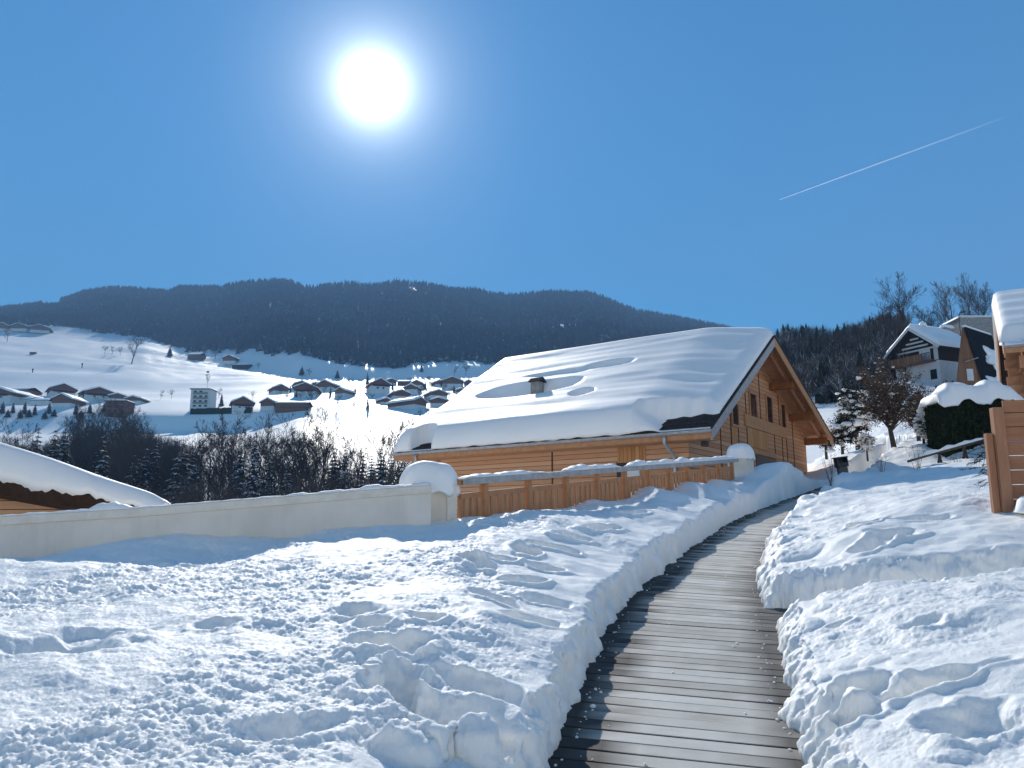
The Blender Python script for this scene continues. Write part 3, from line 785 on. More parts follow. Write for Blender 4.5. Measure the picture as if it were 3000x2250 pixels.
tag(pil2, 'far cream pillar with a snow cap at the chalet end of the balustrade', 'pillar', 'cream pillars with snow cushions')
MB().box(-0.3, 0.3, -0.25, 0.25, pe.z - 2, pe.z + 0.03).build('shaft', M['render'], pil2, bevel=0.01)
heap('snow_cushion', lambda u, v: cushion(u, v, 0.40, 0.36, 0.36, (0, 0, pe.z + 0.03), 0.06, 12), 26, 26, M['roof_snow'], pil2)

# ------------------------------------------------------------------ big chalet
TH = R(55)
CA = Vector((5.39, 22.0, 0))
UX, UY = Vector((math.cos(TH), math.sin(TH), 0)), Vector((-math.sin(TH), math.cos(TH), 0))
ch = empty('timber_chalet', CA, TH)
tag(ch, 'large new larch chalet beside the boardwalk under a thick snow roof', 'chalet')
EL, EA, ER, LEN = (0.0, 2.90), (6.07, 6.66), (13.0, 3.90), 11.6
GY_, WX0, WX1 = 0.95, 0.65, 12.55            # gable plane, side walls
def roofz(x): return EL[1] + (EA[1] - EL[1]) * x / EA[0] if x <= EA[0] else EA[1] + (ER[1] - EA[1]) * (x - EA[0]) / (ER[0] - EA[0])
def gable_px(px, py, off=0.0):               # pixel -> (x', z) on the gable wall
    d = Vector(ray(px, py)); n = -UY; p0 = CA + UY * (GY_ - off)
    w = d * (p0.dot(n) / d.dot(n)) - CA
    return w.dot(UX), w.z
def side_px(px, py, off=0.0):                # pixel -> (y', z) on the eave-side wall
    d = Vector(ray(px, py)); n = -UX; p0 = CA + UX * (WX0 - off)
    w = d * (p0.dot(n) / d.dot(n)) - CA
    return w.dot(UY), w.z
RT = 0.22                                    # roof build-up under the top surface
LOW = -1.2
# walls
sidew = MB().box(WX0, WX0 + 0.2, GY_ + 0.2, LEN - 0.8, LOW, roofz(WX0) - RT).build('side_wall', M['larch_wall'], ch)
MB().box(WX1 - 0.2, WX1, GY_ + 0.2, LEN - 0.8, LOW, roofz(WX1) - RT).build('side_wall', M['larch_wall'], ch)
gp = [(WX0, LOW), (WX1, LOW), (WX1, roofz(WX1) - RT), (EA[0], EA[1] - RT), (WX0, roofz(WX0) - RT)]
gab = MB().prism(gp, (1, 0, 0), (0, 0, 1), (0, GY_ + 0.2, 0), (0, -0.2, 0)).build('gable_wall', M['larch_wall'], ch)
MB().prism(gp, (1, 0, 0), (0, 0, 1), (0, LEN - 0.8, 0), (0, 0.2, 0)).build('rear_gable_wall', M['larch_wall'], ch)
# roof slabs: soffit boards and tiles
for nm, a, b in (('roof_slope', EL, EA), ('roof_slope', EA, ER)):
    rs = MB().hexa([(a[0], 0.03, a[1] - .12), (b[0], 0.03, b[1] - .12), (b[0], LEN - .03, b[1] - .12), (a[0], LEN - .03, a[1] - .12)],
              [(a[0], 0.03, a[1] - .065), (b[0], 0.03, b[1] - .065), (b[0], LEN - .03, b[1] - .065), (a[0], LEN - .03, a[1] - .065)]).build(nm, M['larch'], ch)
    tl = MB(); nt_ = 22
    for i in range(nt_):
        t0, t1 = i / nt_, (i + 1) / nt_ + 0.012
        p0, p1 = (a[0] + (b[0] - a[0]) * t0, a[1] + (b[1] - a[1]) * t0), (a[0] + (b[0] - a[0]) * t1, a[1] + (b[1] - a[1]) * t1)
        up0, up1 = (0.03, -0.01) if a is EL else (-0.01, 0.03)
        tl.hexa([(p0[0], -0.02, p0[1] - .06), (p1[0], -0.02, p1[1] - .06), (p1[0], LEN + .02, p1[1] - .06), (p0[0], LEN + .02, p0[1] - .06)],
                [(p0[0], -0.02, p0[1] + up0), (p1[0], -0.02, p1[1] + up1), (p1[0], LEN + .02, p1[1] + up1), (p0[0], LEN + .02, p0[1] + up0)])
    tl.build('tiles', M['tile'], rs)
    # bargeboards (two per verge) and fascia
    for y0, nmb in ((0.0, 'bargeboard'), (LEN - 0.03, 'bargeboard')):
        MB().hexa([(a[0], y0 - .012, a[1] - .36), (b[0], y0 - .012, b[1] - .36), (b[0], y0 + .025, b[1] - .36), (a[0], y0 + .025, a[1] - .36)],
                  [(a[0], y0 - .012, a[1] - .063), (b[0], y0 - .012, b[1] - .063), (b[0], y0 + .025, b[1] - .063), (a[0], y0 + .025, a[1] - .063)]).build(nmb, M['zinc'] if a is EL else M['larch_pale'], ch)
    # rafters
    for y in np.arange(0.34, LEN - 0.2, 0.62):
        MB().hexa([(a[0] + .02, y - .045, a[1] - .29), (b[0], y - .045, b[1] - .29), (b[0], y + .045, b[1] - .29), (a[0] + .02, y + .045, a[1] - .29)],
                  [(a[0] + .02, y - .045, a[1] - .121), (b[0], y - .045, b[1] - .121), (b[0], y + .045, b[1] - .121), (a[0] + .02, y + .045, a[1] - .121)]).build('rafter', M['larch_pale'], ch)
for x in (8.35, 10.55, 12.45, 3.9, 1.9):      # purlin ends carry the overhang
    z = roofz(x) - 0.29
    MB().box(x - .11, x + .11, 0.10, GY_ + 0.05, z - .26, z).build('purlin', M['larch_dark'] if x > 6 else M['larch'], ch, bevel=0.01)
MB().box(EA[0] - .1, EA[0] + .1, 0.1, GY_ + 0.05, EA[1] - .62, EA[1] - .36).build('purlin', M['larch_dark'], ch, bevel=0.01)
MB().box(-0.02, 0.015, 0.0, LEN, EL[1] - .30, EL[1] - .07).build('fascia', M['larch'], ch)
# soffit boards below eave
MB().box(0.02, WX0, 0.05, LEN - 0.05, EL[1] - .315, EL[1] - .295).build('soffit', M['larch_pale'], ch)
# gutter
gm = MB(); n = 8
for e in (-0.05, LEN + 0.05):
    for j in range(n + 1):
        t = math.pi * j / n
        gm.v.append((-0.085 + 0.075 * math.cos(t), e, EL[1] - 0.075 - 0.085 * math.sin(t)))
for j in range(n): gm.f.append((j, j + 1, j + n + 2, j + n + 1))
gm.f.append(tuple(range(n + 1))); gm.f.append(tuple(range(2 * n + 1, n, -1)))
gut = gm.build('gutter', M['zinc'], ch, smooth=False)
sol = gut.modifiers.new('s', 'SOLIDIFY'); sol.thickness = 0.006
def pipe(y, y2):
    z = EL[1] - 0.15
    pts = [(-0.085, y, z), (-0.085, y, z - .16), (-.04, y + (y2 - y) * .25, z - .24), (WX0 - 0.14, y2, z - 0.50), (WX0 - 0.08, y2, z - 0.62), (WX0 - 0.08, y2, z - 1.2), (WX0 - 0.08, y2, LOW)]
    MB().tube(pts, 0.048, 10).build('downpipe', M['pipe'], ch, smooth=True)
pipe(1.35, 1.35); pipe(LEN - 1.05, LEN - 1.05)
# joints and panels on the eave side
def side_box(px0, py0, px1, py1, m, nm, off, parent=ch):
    y0, z0 = side_px(px0, py0, off); y1, z1 = side_px(px1, py1, off)
    y0, y1 = min(y0, y1), max(y0, y1); z0, z1 = min(z0, z1), max(z0, z1)
    return MB().box(WX0 - off, WX0 - 0.002, y0, y1, z0, z1).build(nm, m, parent)
side_box(1615, 1290, 1620, 1420, M['groove'], 'joint', 0.012)
side_box(1288, 1310, 1275, 1420, M['larch'], 'corner_post', 0.05)
pn = side_box(1807, 1283, 1890, 1352, M['larch_side_panel'], 'panel', 0.035)
side_box(1806, 1354, 1873, 1420, M['black'], 'doorway', 0.02)
side_box(1836, 1358, 1874, 1420, M['white_wall'], 'door', 0.05)
lampb = side_box(2052, 1274, 2068, 1306, M['black'], 'wall_lamp', 0.22)
# gable joints, panels and slit windows
def gbox(px0, py0, px1, py1, m, nm, off, parent=ch, bev=0):
    x0, z0 = gable_px(px0, py0, off); x1, z1 = gable_px(px1, py1, off)
    x0, x1 = min(x0, x1), max(x0, x1); z0, z1 = min(z0, z1), max(z0, z1)
    return MB().box(x0, x1, GY_ - off, GY_ - 0.002, z0, z1).build(nm, m, parent, bevel=bev)
def gjoint(px, py0, py1):
    x0, z0 = gable_px(px, py0, 0.012); _, z1 = gable_px(px, py1, 0.012)
    zt = min(z0, roofz(x0) - RT - 0.05)
    MB().box(x0 - .028, x0 + .028, GY_ - .014, GY_ - .002, z1, zt).build('joint', M['groove'], ch)
for t in ((2110, 1240, 1400), (2139, 1200, 1400), (2183, 1150, 1400), (2222, 1096, 1247), (2277, 1130, 1250), (2318, 1195, 1420), (2268, 1256, 1350), (2290, 1258, 1350), (2303, 1258, 1350), (2163, 1250, 1350)): gjoint(*t)
for (a, b, c_, d) in ((2144, 1180, 2161, 1243), (2196, 1151, 2214, 1247), (2245, 1160, 2260, 1248), (2287, 1182, 2299, 1252)):
    x0, z1 = gable_px(a, b, .03); x1, _ = gable_px(c_, b, .03); _, z0 = gable_px((a + c_) / 2, d, .03)
    z1 = min(z1, roofz(x0) - RT - 0.25)
    fw = 0.07
    fr = MB().box(x0 - fw, x0, GY_ - .05, GY_ - .002, z0 - fw, z1 + fw).box(x1, x1 + fw, GY_ - .05, GY_ - .002, z0 - fw, z1 + fw).box(x0, x1, GY_ - .05, GY_ - .002, z0 - fw, z0).box(x0, x1, GY_ - .05, GY_ - .002, z1, z1 + fw).build('window', M['larch'], ch)
    MB().box(x0, x1, GY_ - .018, GY_ - .002, z0, z1).build('pane', M['glass'], fr)
gbox(2190, 1251, 2252, 1322, M['larch_panel'], 'panel', 0.03)
gbox(2185, 1247, 2305, 1254, M['larch_pale'], 'sill_board', 0.06)
gbox(2144, 1250, 2161, 1322, M['larch_panel'], 'panel', 0.025)
gbox(2190, 1323, 2275, 1330, M['larch_pale'], 'lintel', 0.05)
gbox(2215, 1331, 2272, 1400, M['black'], 'doorway', 0.02)
# chimney vent in its hollow
def roof_slope_pt(px, py, lift=0.45):        # pixel -> (x', y') on the lit slope
    a = Vector((EL[0], 0, EL[1] + lift)); nrm = Vector((-(EA[1] - EL[1]), 0, EA[0] - EL[0])).normalized()
    nw = UX * nrm.x + UY * nrm.y + Vector((0, 0, nrm.z)); p0 = CA + UX * a.x + Vector((0, 0, a.z))
    d = Vector(ray(px, py)); w = d * (p0.dot(nw) / d.dot(nw)) - CA
    return w.dot(UX), w.dot(UY)
vx, vy = roof_slope_pt(1574, 1158, 0.25)
vz = roofz(vx)
vent = MB().box(vx - .17, vx + .17, vy - .17, vy + .17, vz - .1, vz + .72).build('chimney', M['stone_wall'], ch, bevel=0.01)
MB().hexa([(vx - .25, vy - .25, vz + .72), (vx + .25, vy - .25, vz + .72), (vx + .25, vy + .25, vz + .72), (vx - .25, vy + .25, vz + .72)],
          [(vx - .04, vy - .25, vz + .88), (vx + .04, vy - .25, vz + .88), (vx + .04, vy + .25, vz + .88), (vx - .04, vy + .25, vz + .88)]).build('cap', M['tile'], vent)
HOL = []                                      # hollows in the roof snow: x', y', half sizes, depth
for (px, py, sx, sy, dep) in ((1545, 1152, 0.55, 2.0, .34), (1640, 1132, 0.30, 0.9, .2), (1705, 1165, 0.28, 0.42, .24), (1790, 1077, 0.26, 0.9, .16), (1640, 1105, .22, 1.5, .07)):
    hx, hy = roof_slope_pt(px, py, 0.45); HOL.append((hx, hy, sx, sy, dep))
# roof snow, one heap per slope joined at the ridge
def snow_thick(x, y, lit):
    k = min(1.0, max(0.0, y / 2.6)); base = 0.28 + 0.30 * (k * k * (3 - 2 * k))
    if lit: base += 0.10 * max(0, 1 - x / 2.0)
    t = base + 0.045 * nz(x * 0.9, y * 0.22, 91) + 0.03 * nz(x * 2.4, y * 0.30, 92)
    t += 0.006 * math.sin(x * 4.2 + 1.4 * nz(y * .25, 1, 3)) * sst(1.2, 2, x) * (0.6 + nz(x, y * .3, 8))
    if lit:
        for hx, hy, sx, sy, dep in HOL:
            dx, dy = (x - hx) / sx, (y - hy) / sy
            r = math.sqrt(dx * dx + dy * dy)
            if dx > 0: r = math.sqrt((dx * 1.0) ** 2 + dy * dy)
            t -= dep * max(0, 1 - min(1, max(0, (r - 0.55) / 0.6))) * (1.0)
    return max(0.10, t)
def roof_heap(lit):
    a, b = (EL, EA) if lit else (ER, EA)
    L = abs(b[0] - a[0]); ex = 0.30
    def fn(u, v):
        # u: eave -> ridge, v: near verge -> far verge, sampled densely at the rounded edges
        uu = u if not lit else (u ** 1.35)
        vv = 0.5 - 0.5 * math.cos(math.pi * v) if True else v
        vv = 0.35 * vv + 0.65 * v
        y = 0.02 + vv * (LEN - 0.04)
        x = a[0] + (b[0] - a[0]) * uu
        dE = abs(x - a[0]); dV = min(y - 0.02, LEN - 0.02 - y)
        T = snow_thick(x, y, lit)
        re, rv = 0.42 * (1 + .3 * nz(y * .7, 7, 95)), 0.55 if y < 3 else 0.5
        e = math.sqrt(max(0, 1 - (1 - min(1, dE / re)) ** 2.4)); w = math.sqrt(max(0, 1 - (1 - min(1, dV / rv)) ** 2.0))
        h = T * e * w + 0.012
        bulge = 0.10 * (1 - min(1, dE / re)) * math.sin(math.pi * min(1, dE / re + 0.15)) if lit else 0
        # bare tiles where the snow has slid off near the eave corner
        bare = 0.0
        if lit and y < 2.4: bare = 0.55 * sst(2.9, 1.0, y) * sst(0.95, 0.55, x - .05 - .14 * nz(y * 3, 2, 96) + .18 * max(0, y - .8))
        if lit and LEN - 1.75 < y < LEN - .75 and x < .42 * dome((y - LEN + 1.75) / 1.0, 2): bare = 0.5
        h *= (1 - min(1, float(bare) * 2.2))
        zb_ = roofz(x) + 0.034 - 0.075 * min(1, float(bare) * 2.2) ** 6
        sgn = -1 if lit else 1
        lip = sst(0.16, 0.0, dE) * (1 - min(1, float(bare) * 3))
        ox, oz = sgn * 0.07 * lip, -0.10 * lip * (0.75 + 0.5 * nz(y * 2.3, 3, 97))
        return Vector((x + ox, y, zb_ + oz)), Vector((x + sgn * bulge + ox, y, zb_ + h + oz))
    return heap('roof_snow', fn, 150, 230 if lit else 120, M['roof_snow'], ch)
roof_heap(True); roof_heap(False)

# ------------------------------------------------------------------ low roof of the neighbour behind the wall
lp = P(-100, 1470, 13.0)
lo = empty('lower_chalet', (lp.x, lp.y, 0))
tag(lo, 'dark wooden chalet behind the cream wall, only its snow laden roof end showing', 'chalet')
LD = Vector((-0.62, 0.78, 0)) * 7.0
LV = [P(-700, 1100, 13.0) - Vector((lp.x, lp.y, 0)), P(0, 1400, 13.0) - Vector((lp.x, lp.y, 0)), P(515, 1492, 13.0) - Vector((lp.x, lp.y, 0))]
def lowz(t):                                  # roof plane line along x
    a, b = LV[1], LV[2]
    return b.z + (a.z - b.z) * (b.x - t) / (b.x - a.x)
x0, x1 = LV[0].x, LV[2].x
MB().hexa([(x0, 0, lowz(x0) - .25), (x1, 0, lowz(x1) - .25), (x1 + LD.x, LD.y, lowz(x1) - .25), (x0 + LD.x, LD.y, lowz(x0) - .25)],
          [(x0, 0, lowz(x0)), (x1, 0, lowz(x1)), (x1 + LD.x, LD.y, lowz(x1)), (x0 + LD.x, LD.y, lowz(x0))]).build('roof', M['dark_wood'], lo)
MB().prism([(x0, -5), (x1 - 1.0, -5), (x1 - 1.0, lowz(x1 - 1) - .26), (x0, lowz(x0) - .26)], (1, 0, 0), (0, 0, 1), (0, 0.9, 0), (0, 0.25, 0)).build('gable_wall', M['larch_wall'], lo)
def low_snow(u, v):
    x = x0 + (x1 - x0) * (u ** 0.8); y = 7 * v
    T = 0.62 - 0.46 * sst(x1 - 3.2, x1 + .3, x) + 0.05 * nz(x * .8, y * .8, 7)
    dE, dV = x1 - x, min(y, 7 - y)
    e = math.sqrt(max(0, 1 - (1 - min(1, dE / 0.45)) ** 2.2)); w = 0.30 + 0.70 * math.sqrt(max(0, 1 - (1 - min(1, dV / 0.50)) ** 2.2))
    h = T * e * w
    zb_ = lowz(x) + 0.004 - 0.10 * (v < 0.005) * (0.6 + nz(x * 2.3, 1, 8) + .6 * nz(x * 9, 1, 9))
    xs, ys = x + LD.x * v, LD.y * v - 0.05 * (v < .01)
    return Vector((xs, ys, zb_)), Vector((xs, ys, zb_ + h + 0.02))
heap('roof_snow', low_snow, 110, 60, M['roof_snow'], lo)

# ------------------------------------------------------------------ tree prototypes
def conifer_mesh(seed, H=20.0, wide=0.21, whorls=26):
    rnd = random.Random(seed)
    t = MB(); t.tube([(0, 0, -1.5), (0, 0, H * .5), (0, 0, H * .97)], [H * .014, H * .009, .02], 6)
    c = MB()
    for i in range(whorls):
        f = i / (whorls - 1)
        z = H * (0.07 + 0.92 * f ** 0.92)
        r = H * wide * (1 - f) ** 0.85 * rnd.uniform(.82, 1.12) + 0.10
        nb = 11 if f < .8 else 7
        ph = rnd.uniform(0, 6.28)
        for b in range(nb):
            a = ph + 6.2831853 * b / nb + rnd.uniform(-.22, .22)
            rr = r * rnd.uniform(.62, 1.15)
            dx, dy = math.cos(a), math.sin(a)
            droop = rnd.uniform(.16, .38) * rr
            pts = [(0.0, 0.06 * rr), (0.5, 0.0), (1.0, -droop)]
            ws = [0.10 * rr + .05, 0.30 * rr + .06, 0.03]
            P3 = [Vector((dx * rr * q, dy * rr * q, z + dz_ * (1.0) - (0.12 * rr if q > .4 else 0))) for q, dz_ in pts]
            sd = Vector((-dy, dx, 0))
            for k in range(2):
                sag0, sag1 = Vector((0, 0, -ws[k] * .35)), Vector((0, 0, -ws[k+1] * .35))
                c.quad(P3[k], P3[k] + sd * ws[k] + sag0, P3[k+1] + sd * ws[k+1] + sag1, P3[k+1])
                c.quad(P3[k], P3[k+1], P3[k+1] - sd * ws[k+1] + sag1, P3[k] - sd * ws[k] + sag0)
            for sgn in (-1, 1):               # ragged side sprays
                q0 = P3[1] + sd * sgn * ws[1] * .5
                tip = q0 + (Vector((dx, dy, 0)) * .45 + sd * sgn * .55) * rr * .5 + Vector((0, 0, -droop * .7))
                c.quad(q0 + Vector((0, 0, .05)), q0 + Vector((dx, dy, 0)) * .16 * rr, tip)
    return t.mesh('trunk', M['bark']), c.mesh('crown', M['needles'])
def bare_mesh(seed, H=16.0, spread=0.42, levels=4, m='twig', fork=0.25, twig_r=0.022, dense=1.0):
    rnd = random.Random(seed)
    tr, cr = MB(), MB()
    def grow(p, d, L, r, lev, out):
        n = 4 if lev < 2 else 3
        pts, rad = [p.copy()], [r]
        q_, dd = p.copy(), d.copy()
        for i in range(n):
            dd = (dd + Vector((rnd.uniform(-1, 1), rnd.uniform(-1, 1), rnd.uniform(-.35, .75))) * (0.10 + 0.05 * lev)).normalized()
            q_ = q_ + dd * (L / n); pts.append(q_.copy()); rad.append(max(twig_r * .55, r * (1 - 0.75 * (i + 1) / n)))
        out.tube(pts, rad, 6 if lev == 0 else (4 if lev == 1 else 3), cap=False)
        if lev >= levels: return
        kids = int(round({0: 9, 1: 6, 2: 5, 3: 4}.get(lev, 3) * dense))
        for k in range(kids):
            f = rnd.uniform(fork if lev == 0 else .15, 1.0)
            i = min(n - 1, int(f * n)); b = pts[i].lerp(pts[i+1], f * n - i)
            ax = (pts[i+1] - pts[i]).normalized()
            o = Vector((rnd.uniform(-1, 1), rnd.uniform(-1, 1), rnd.uniform(-.2, .5))); o = (o - ax * o.dot(ax)).normalized()
            nd = (ax * (1 - spread) + o * spread * rnd.uniform(.8, 1.5) + Vector((0, 0, .12))).normalized()
            grow(b, nd, L * rnd.uniform(.42, .62) * (1.15 - .4 * f), max(twig_r, rad[i] * .55), lev + 1, cr)
    grow(Vector((0, 0, -1.0)), Vector((rnd.uniform(-.05, .05), rnd.uniform(-.05, .05), 1)), H * .78, H * .017, 0, tr)
    return tr.mesh('trunk', M['bark']), cr.mesh('crown', M[m])
CONI = [conifer_mesh(s, 20, w, n) for s, w, n in ((1, .20, 26), (2, .24, 24), (3, .17, 28), (4, .215, 22))]
BARE = [bare_mesh(s, 16, sp_, 4, mm, fk, .024) for s, sp_, mm, fk in ((5, .42, 'twig', .25), (6, .50, 'twig', .2), (7, .36, 'pale_twig', .3), (8, .46, 'twig', .35))]
def tree(proto, name, loc, h, h0, label, cat, group=None, wx=1.0, rz=None):
    s_ = h / h0
    o = empty(name, loc, random.uniform(0, 6.28) if rz is None else rz, (s_ * wx, s_ * wx, s_))
    tag(o, label, cat, group)
    link('trunk', proto[0], o); link('crown', proto[1], o)
    return o
ORD = 'leftmost second third fourth fifth sixth seventh eighth ninth tenth eleventh twelfth thirteenth fourteenth fifteenth sixteenth seventeenth eighteenth nineteenth twentieth'.split()
TENS = {20: 'twenty', 30: 'thirty', 40: 'forty', 50: 'fifty', 60: 'sixty'}
def nth(i):
    if i < 20: return ORD[i]
    t, u = (i + 1) // 10 * 10, (i + 1) % 10
    return TENS[t] + '-' + ['', 'first', 'second', 'third', 'fourth', 'fifth', 'sixth', 'seventh', 'eighth', 'ninth'][u] if u else TENS[t][:-1] + 'ieth'
def nthl(i): return 'leftmost' if i == 0 else nth(i) + ' from left'
# --- conifers of the valley wood: (px, py of the top, distance, width)
VC = [(79, 1240, 150, 1), (130, 1247, 150, .9), (163, 1232, 160, 1), (274, 1262, 140, 1.15), (379, 1278, 150, 1), (407, 1290, 150, .9), (436, 1276, 155, 1.0), (515, 1272, 140, 1.25), (548, 1300, 150, 1),
      (690, 1292, 150, 1), (732, 1255, 140, .85), (778, 1305, 150, .9), (832, 1330, 140, .9), (971, 1303, 150, 1.05), (1002, 1307, 145, 1.2), (1056, 1313, 155, .9), (1083, 1318, 160, .9), (1110, 1303, 150, 1), (1141, 1316, 160, .9), (1172, 1322, 150, .95), (1212, 1330, 120, 1.2), (1250, 1318, 125, 1.1)]
def rank(px, lst): return sorted(lst).index(px)
def base_for(px, py, Y, ):
    b = hill_at(px, Y); top = P(px, py, Y)
    return b, top.z - b.z
vpx = [v[0] for v in VC]
for i, (px, py, Y, wx) in enumerate(VC):
    b, h = base_for(px, py, Y)
    if px < 1195: lab = 'snow-dusted dark spruce in the valley wood below the meadow, %s of the row' % nthl(rank(px, [p for p in vpx if p < 1195]))
    else: lab = 'dark spruce just %s the near gutter corner of the large chalet' % ('left of' if px < 1230 else 'under')
    tree(CONI[i % 4], 'spruce_tree', b, h, 20, lab, 'spruce', 'spruces in the valley wood', wx)
VB = [(18, 1290, 150), (45, 1262, 200), (205, 1268, 170), (222, 1225, 215), (236, 1208, 230), (262, 1200, 235), (290, 1196, 240), (315, 1212, 220), (338, 1198, 238), (360, 1222, 215), (385, 1208, 235), (330, 1290, 150), (352, 1300, 140), (470, 1292, 165), (575, 1290, 160), (600, 1283, 165), (633, 1275, 160), (652, 1262, 155), (672, 1258, 165), (700, 1268, 170),
      (752, 1272, 160), (775, 1266, 165), (800, 1262, 160), (818, 1275, 165), (845, 1268, 155), (868, 1260, 150), (892, 1272, 160), (912, 1258, 150), (935, 1276, 150), (955, 1290, 150), (1022, 1318, 150), (1128, 1252, 150), (1158, 1280, 160), (1188, 1285, 145)]
vbx = [v[0] for v in VB]
for i, (px, py, Y) in enumerate(VB):
    b, h = base_for(px, py, Y)
    pale = i in (31,)
    lab = 'pale slender bare tree standing out against the white meadow left of the large chalet' if pale else 'bare brown broadleaf tree in the valley wood between the spruces, %s' % nthl(rank(px, [p for p in vbx if p != 1128]))
    tree(BARE[2] if pale else BARE[(0, 1, 3)[i % 3]], 'bare_tree', b, h, 14.5, lab, 'bare tree', 'bare trees in the valley wood', 0.85)

# ------------------------------------------------------------------ forests that read as one mass
def inst_mesh(name, templates, pos, hs, ws, rots, sel, mats):
    Vs, Fs, MI, off = [], [], [], 0
    for k, (tv, tf, mi) in enumerate(templates):
        id_ = np.nonzero(sel == k)[0]
        if not len(id_): continue
        c, s_ = np.cos(rots[id_])[:, None], np.sin(rots[id_])[:, None]
        x = tv[None, :, 0] * ws[id_][:, None]; y = tv[None, :, 1] * ws[id_][:, None]
        V = np.stack([x * c - y * s_ + pos[id_, 0][:, None], x * s_ + y * c + pos[id_, 1][:, None], tv[None, :, 2] * hs[id_][:, None] + pos[id_, 2][:, None]], -1)
        F = tf[None] + (np.arange(len(id_)) * len(tv))[:, None, None] + off
        Vs.append(V.reshape(-1, 3)); Fs.append(F.reshape(-1, 3)); MI.append(np.full(F.shape[0] * F.shape[1], mi)); off += len(id_) * len(tv)
    return mesh_np(name, np.concatenate(Vs), np.concatenate(Fs), False, mats, np.concatenate(MI))
def far_conifer(seed):
    r = random.Random(seed); V, F = [], []
    tiers = 6
    for i in range(tiers):
        z0 = 0.04 + 0.88 * i / tiers; z1 = min(1.0, z0 + 0.34 - .1 * i / tiers); rad = 0.20 * (1 - i / tiers) ** .8 + .02
        n = 7; a0 = r.uniform(0, 6); b = len(V)
        V.append((r.uniform(-.01, .01), r.uniform(-.01, .01), z1))
        for j in range(n):
            rr = rad * r.uniform(.55, 1.25)
            V.append((math.cos(a0 + 6.283 * j / n) * rr, math.sin(a0 + 6.283 * j / n) * rr, z0 - r.uniform(0, .05)))
        for j in range(n): F.append((b, b + 1 + j, b + 1 + (j + 1) % n))
    return np.array(V), np.array(F)
def far_bare(seed, n=46, tri=0.012):
    r = random.Random(seed); V, F = [], []
    def spike(p, q_, w):
        d = (q_ - p); sd = d.cross(Vector((r.uniform(-1, 1), r.uniform(-1, 1), .2))).normalized() * w
        b = len(V); V.extend([tuple(p - sd), tuple(p + sd), tuple(q_)]); F.append((b, b + 1, b + 2))
    spike(Vector((0, 0, -.05)), Vector((0, 0, .9)), .018); spike(Vector((0, 0, -.05)), Vector((.02, 0, .9)), .018)
    for i in range(n):
        h = r.uniform(.22, .8); a = r.uniform(0, 6.283); L = r.uniform(.16, .34) * (1.15 - .5 * h)
        p = Vector((0, 0, h * r.uniform(.7, 1))) if i % 3 == 0 else Vector((math.cos(a) * .08, math.sin(a) * .08, h))
        spike(p, p + Vector((math.cos(a) * L * .7, math.sin(a) * L * .7, L * r.uniform(.5, 1.1))), tri)
    return np.array(V), np.array(F)
FT = [(*far_conifer(s), 0) for s in (1, 2, 3)] + [(*far_bare(s), 1) for s in (4, 5, 6)]
i7 = sum(SUBS[:7])                             # first row of the wooded slope
nrow = TY.shape[0]
def scatter(n, pxa, pxb, r0, r1, rng, power=1.0):
    u = rng.uniform(pxa, pxb, n); v = r0 + (r1 - r0) * rng.uniform(0, 1, n) ** power
    j = (u + 1200) / 14.0; j0 = np.floor(j).astype(int); a = j - j0
    i0 = np.clip(np.floor(v).astype(int), 0, nrow - 2); b = v - i0
    def bl(A): return (A[i0, j0] * (1 - a) + A[i0, j0+1] * a) * (1 - b) + (A[i0+1, j0] * (1 - a) + A[i0+1, j0+1] * a) * b
    return u, v, np.stack([bl(TX), bl(TY), bl(TZ)], -1)
rng = np.random.default_rng(5)
u1, v1, p1 = scatter(30000, -700, 2700, i7 - 0.2, nrow - 1.05, rng, 0.95)
u2, v2, p2 = scatter(2500, -700, 2700, nrow - 2.2, nrow - 1.0, rng)
u3, v3, p3 = scatter(9000, -700, 2000, i7 - 0.9, i7 + 11, rng)
U, VV, PP = np.concatenate([u1, u2, u3]), np.concatenate([v1, v2, v3]), np.concatenate([p1, p2, p3])
pyv = 1125 - FPX * (-PP[:, 1] * sp + PP[:, 2] * cp) / (PP[:, 1] * cp + PP[:, 2] * sp)
edge_n = perlin(U / 38.0, U * 0 + 1.7, 3) * 1.6 + perlin(U / 11.0, U * 0 + 4.2, 4) * 0.9
keep = VV > i7 - 0.2 + np.clip(edge_n, -1, 3) * (PP[:, 1] < 1300)
for (cx_, cy_, ax_, ay_) in ((1660, 958, 40, 9), (1205, 842, 16, 6), (150, 892, 34, 9), (1770, 985, 20, 7), (250, 905, 60, 5)):
    keep &= ~((((U - cx_) / ax_) ** 2 + ((pyv - cy_ - 4) / ay_) ** 2) < 1)
U, PP, VV = U[keep], PP[keep], VV[keep]
n = len(U)
bn = fbm(PP[:, 0] / 190, PP[:, 1] / 120, 3, 15) + 0.32 * np.clip((i7 + 12 - VV) / 12, -.6, 1) + 0.12
isb = bn + rng.normal(0, .22, n) > 0.30
sel = np.where(isb, rng.integers(3, 6, n), rng.integers(0, 3, n))
hs = rng.uniform(10, 18, n) * (0.78 + 0.35 * (PP[:, 1] - 750) / 1150) * np.where(isb, .85, 1)
ws = hs * np.where(isb, 1.0, rng.uniform(.85, 1.3, n))
PP[:, 2] -= 0.5
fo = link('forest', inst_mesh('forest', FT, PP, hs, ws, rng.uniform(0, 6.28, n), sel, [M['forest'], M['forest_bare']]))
kind(fo, 'stuff')
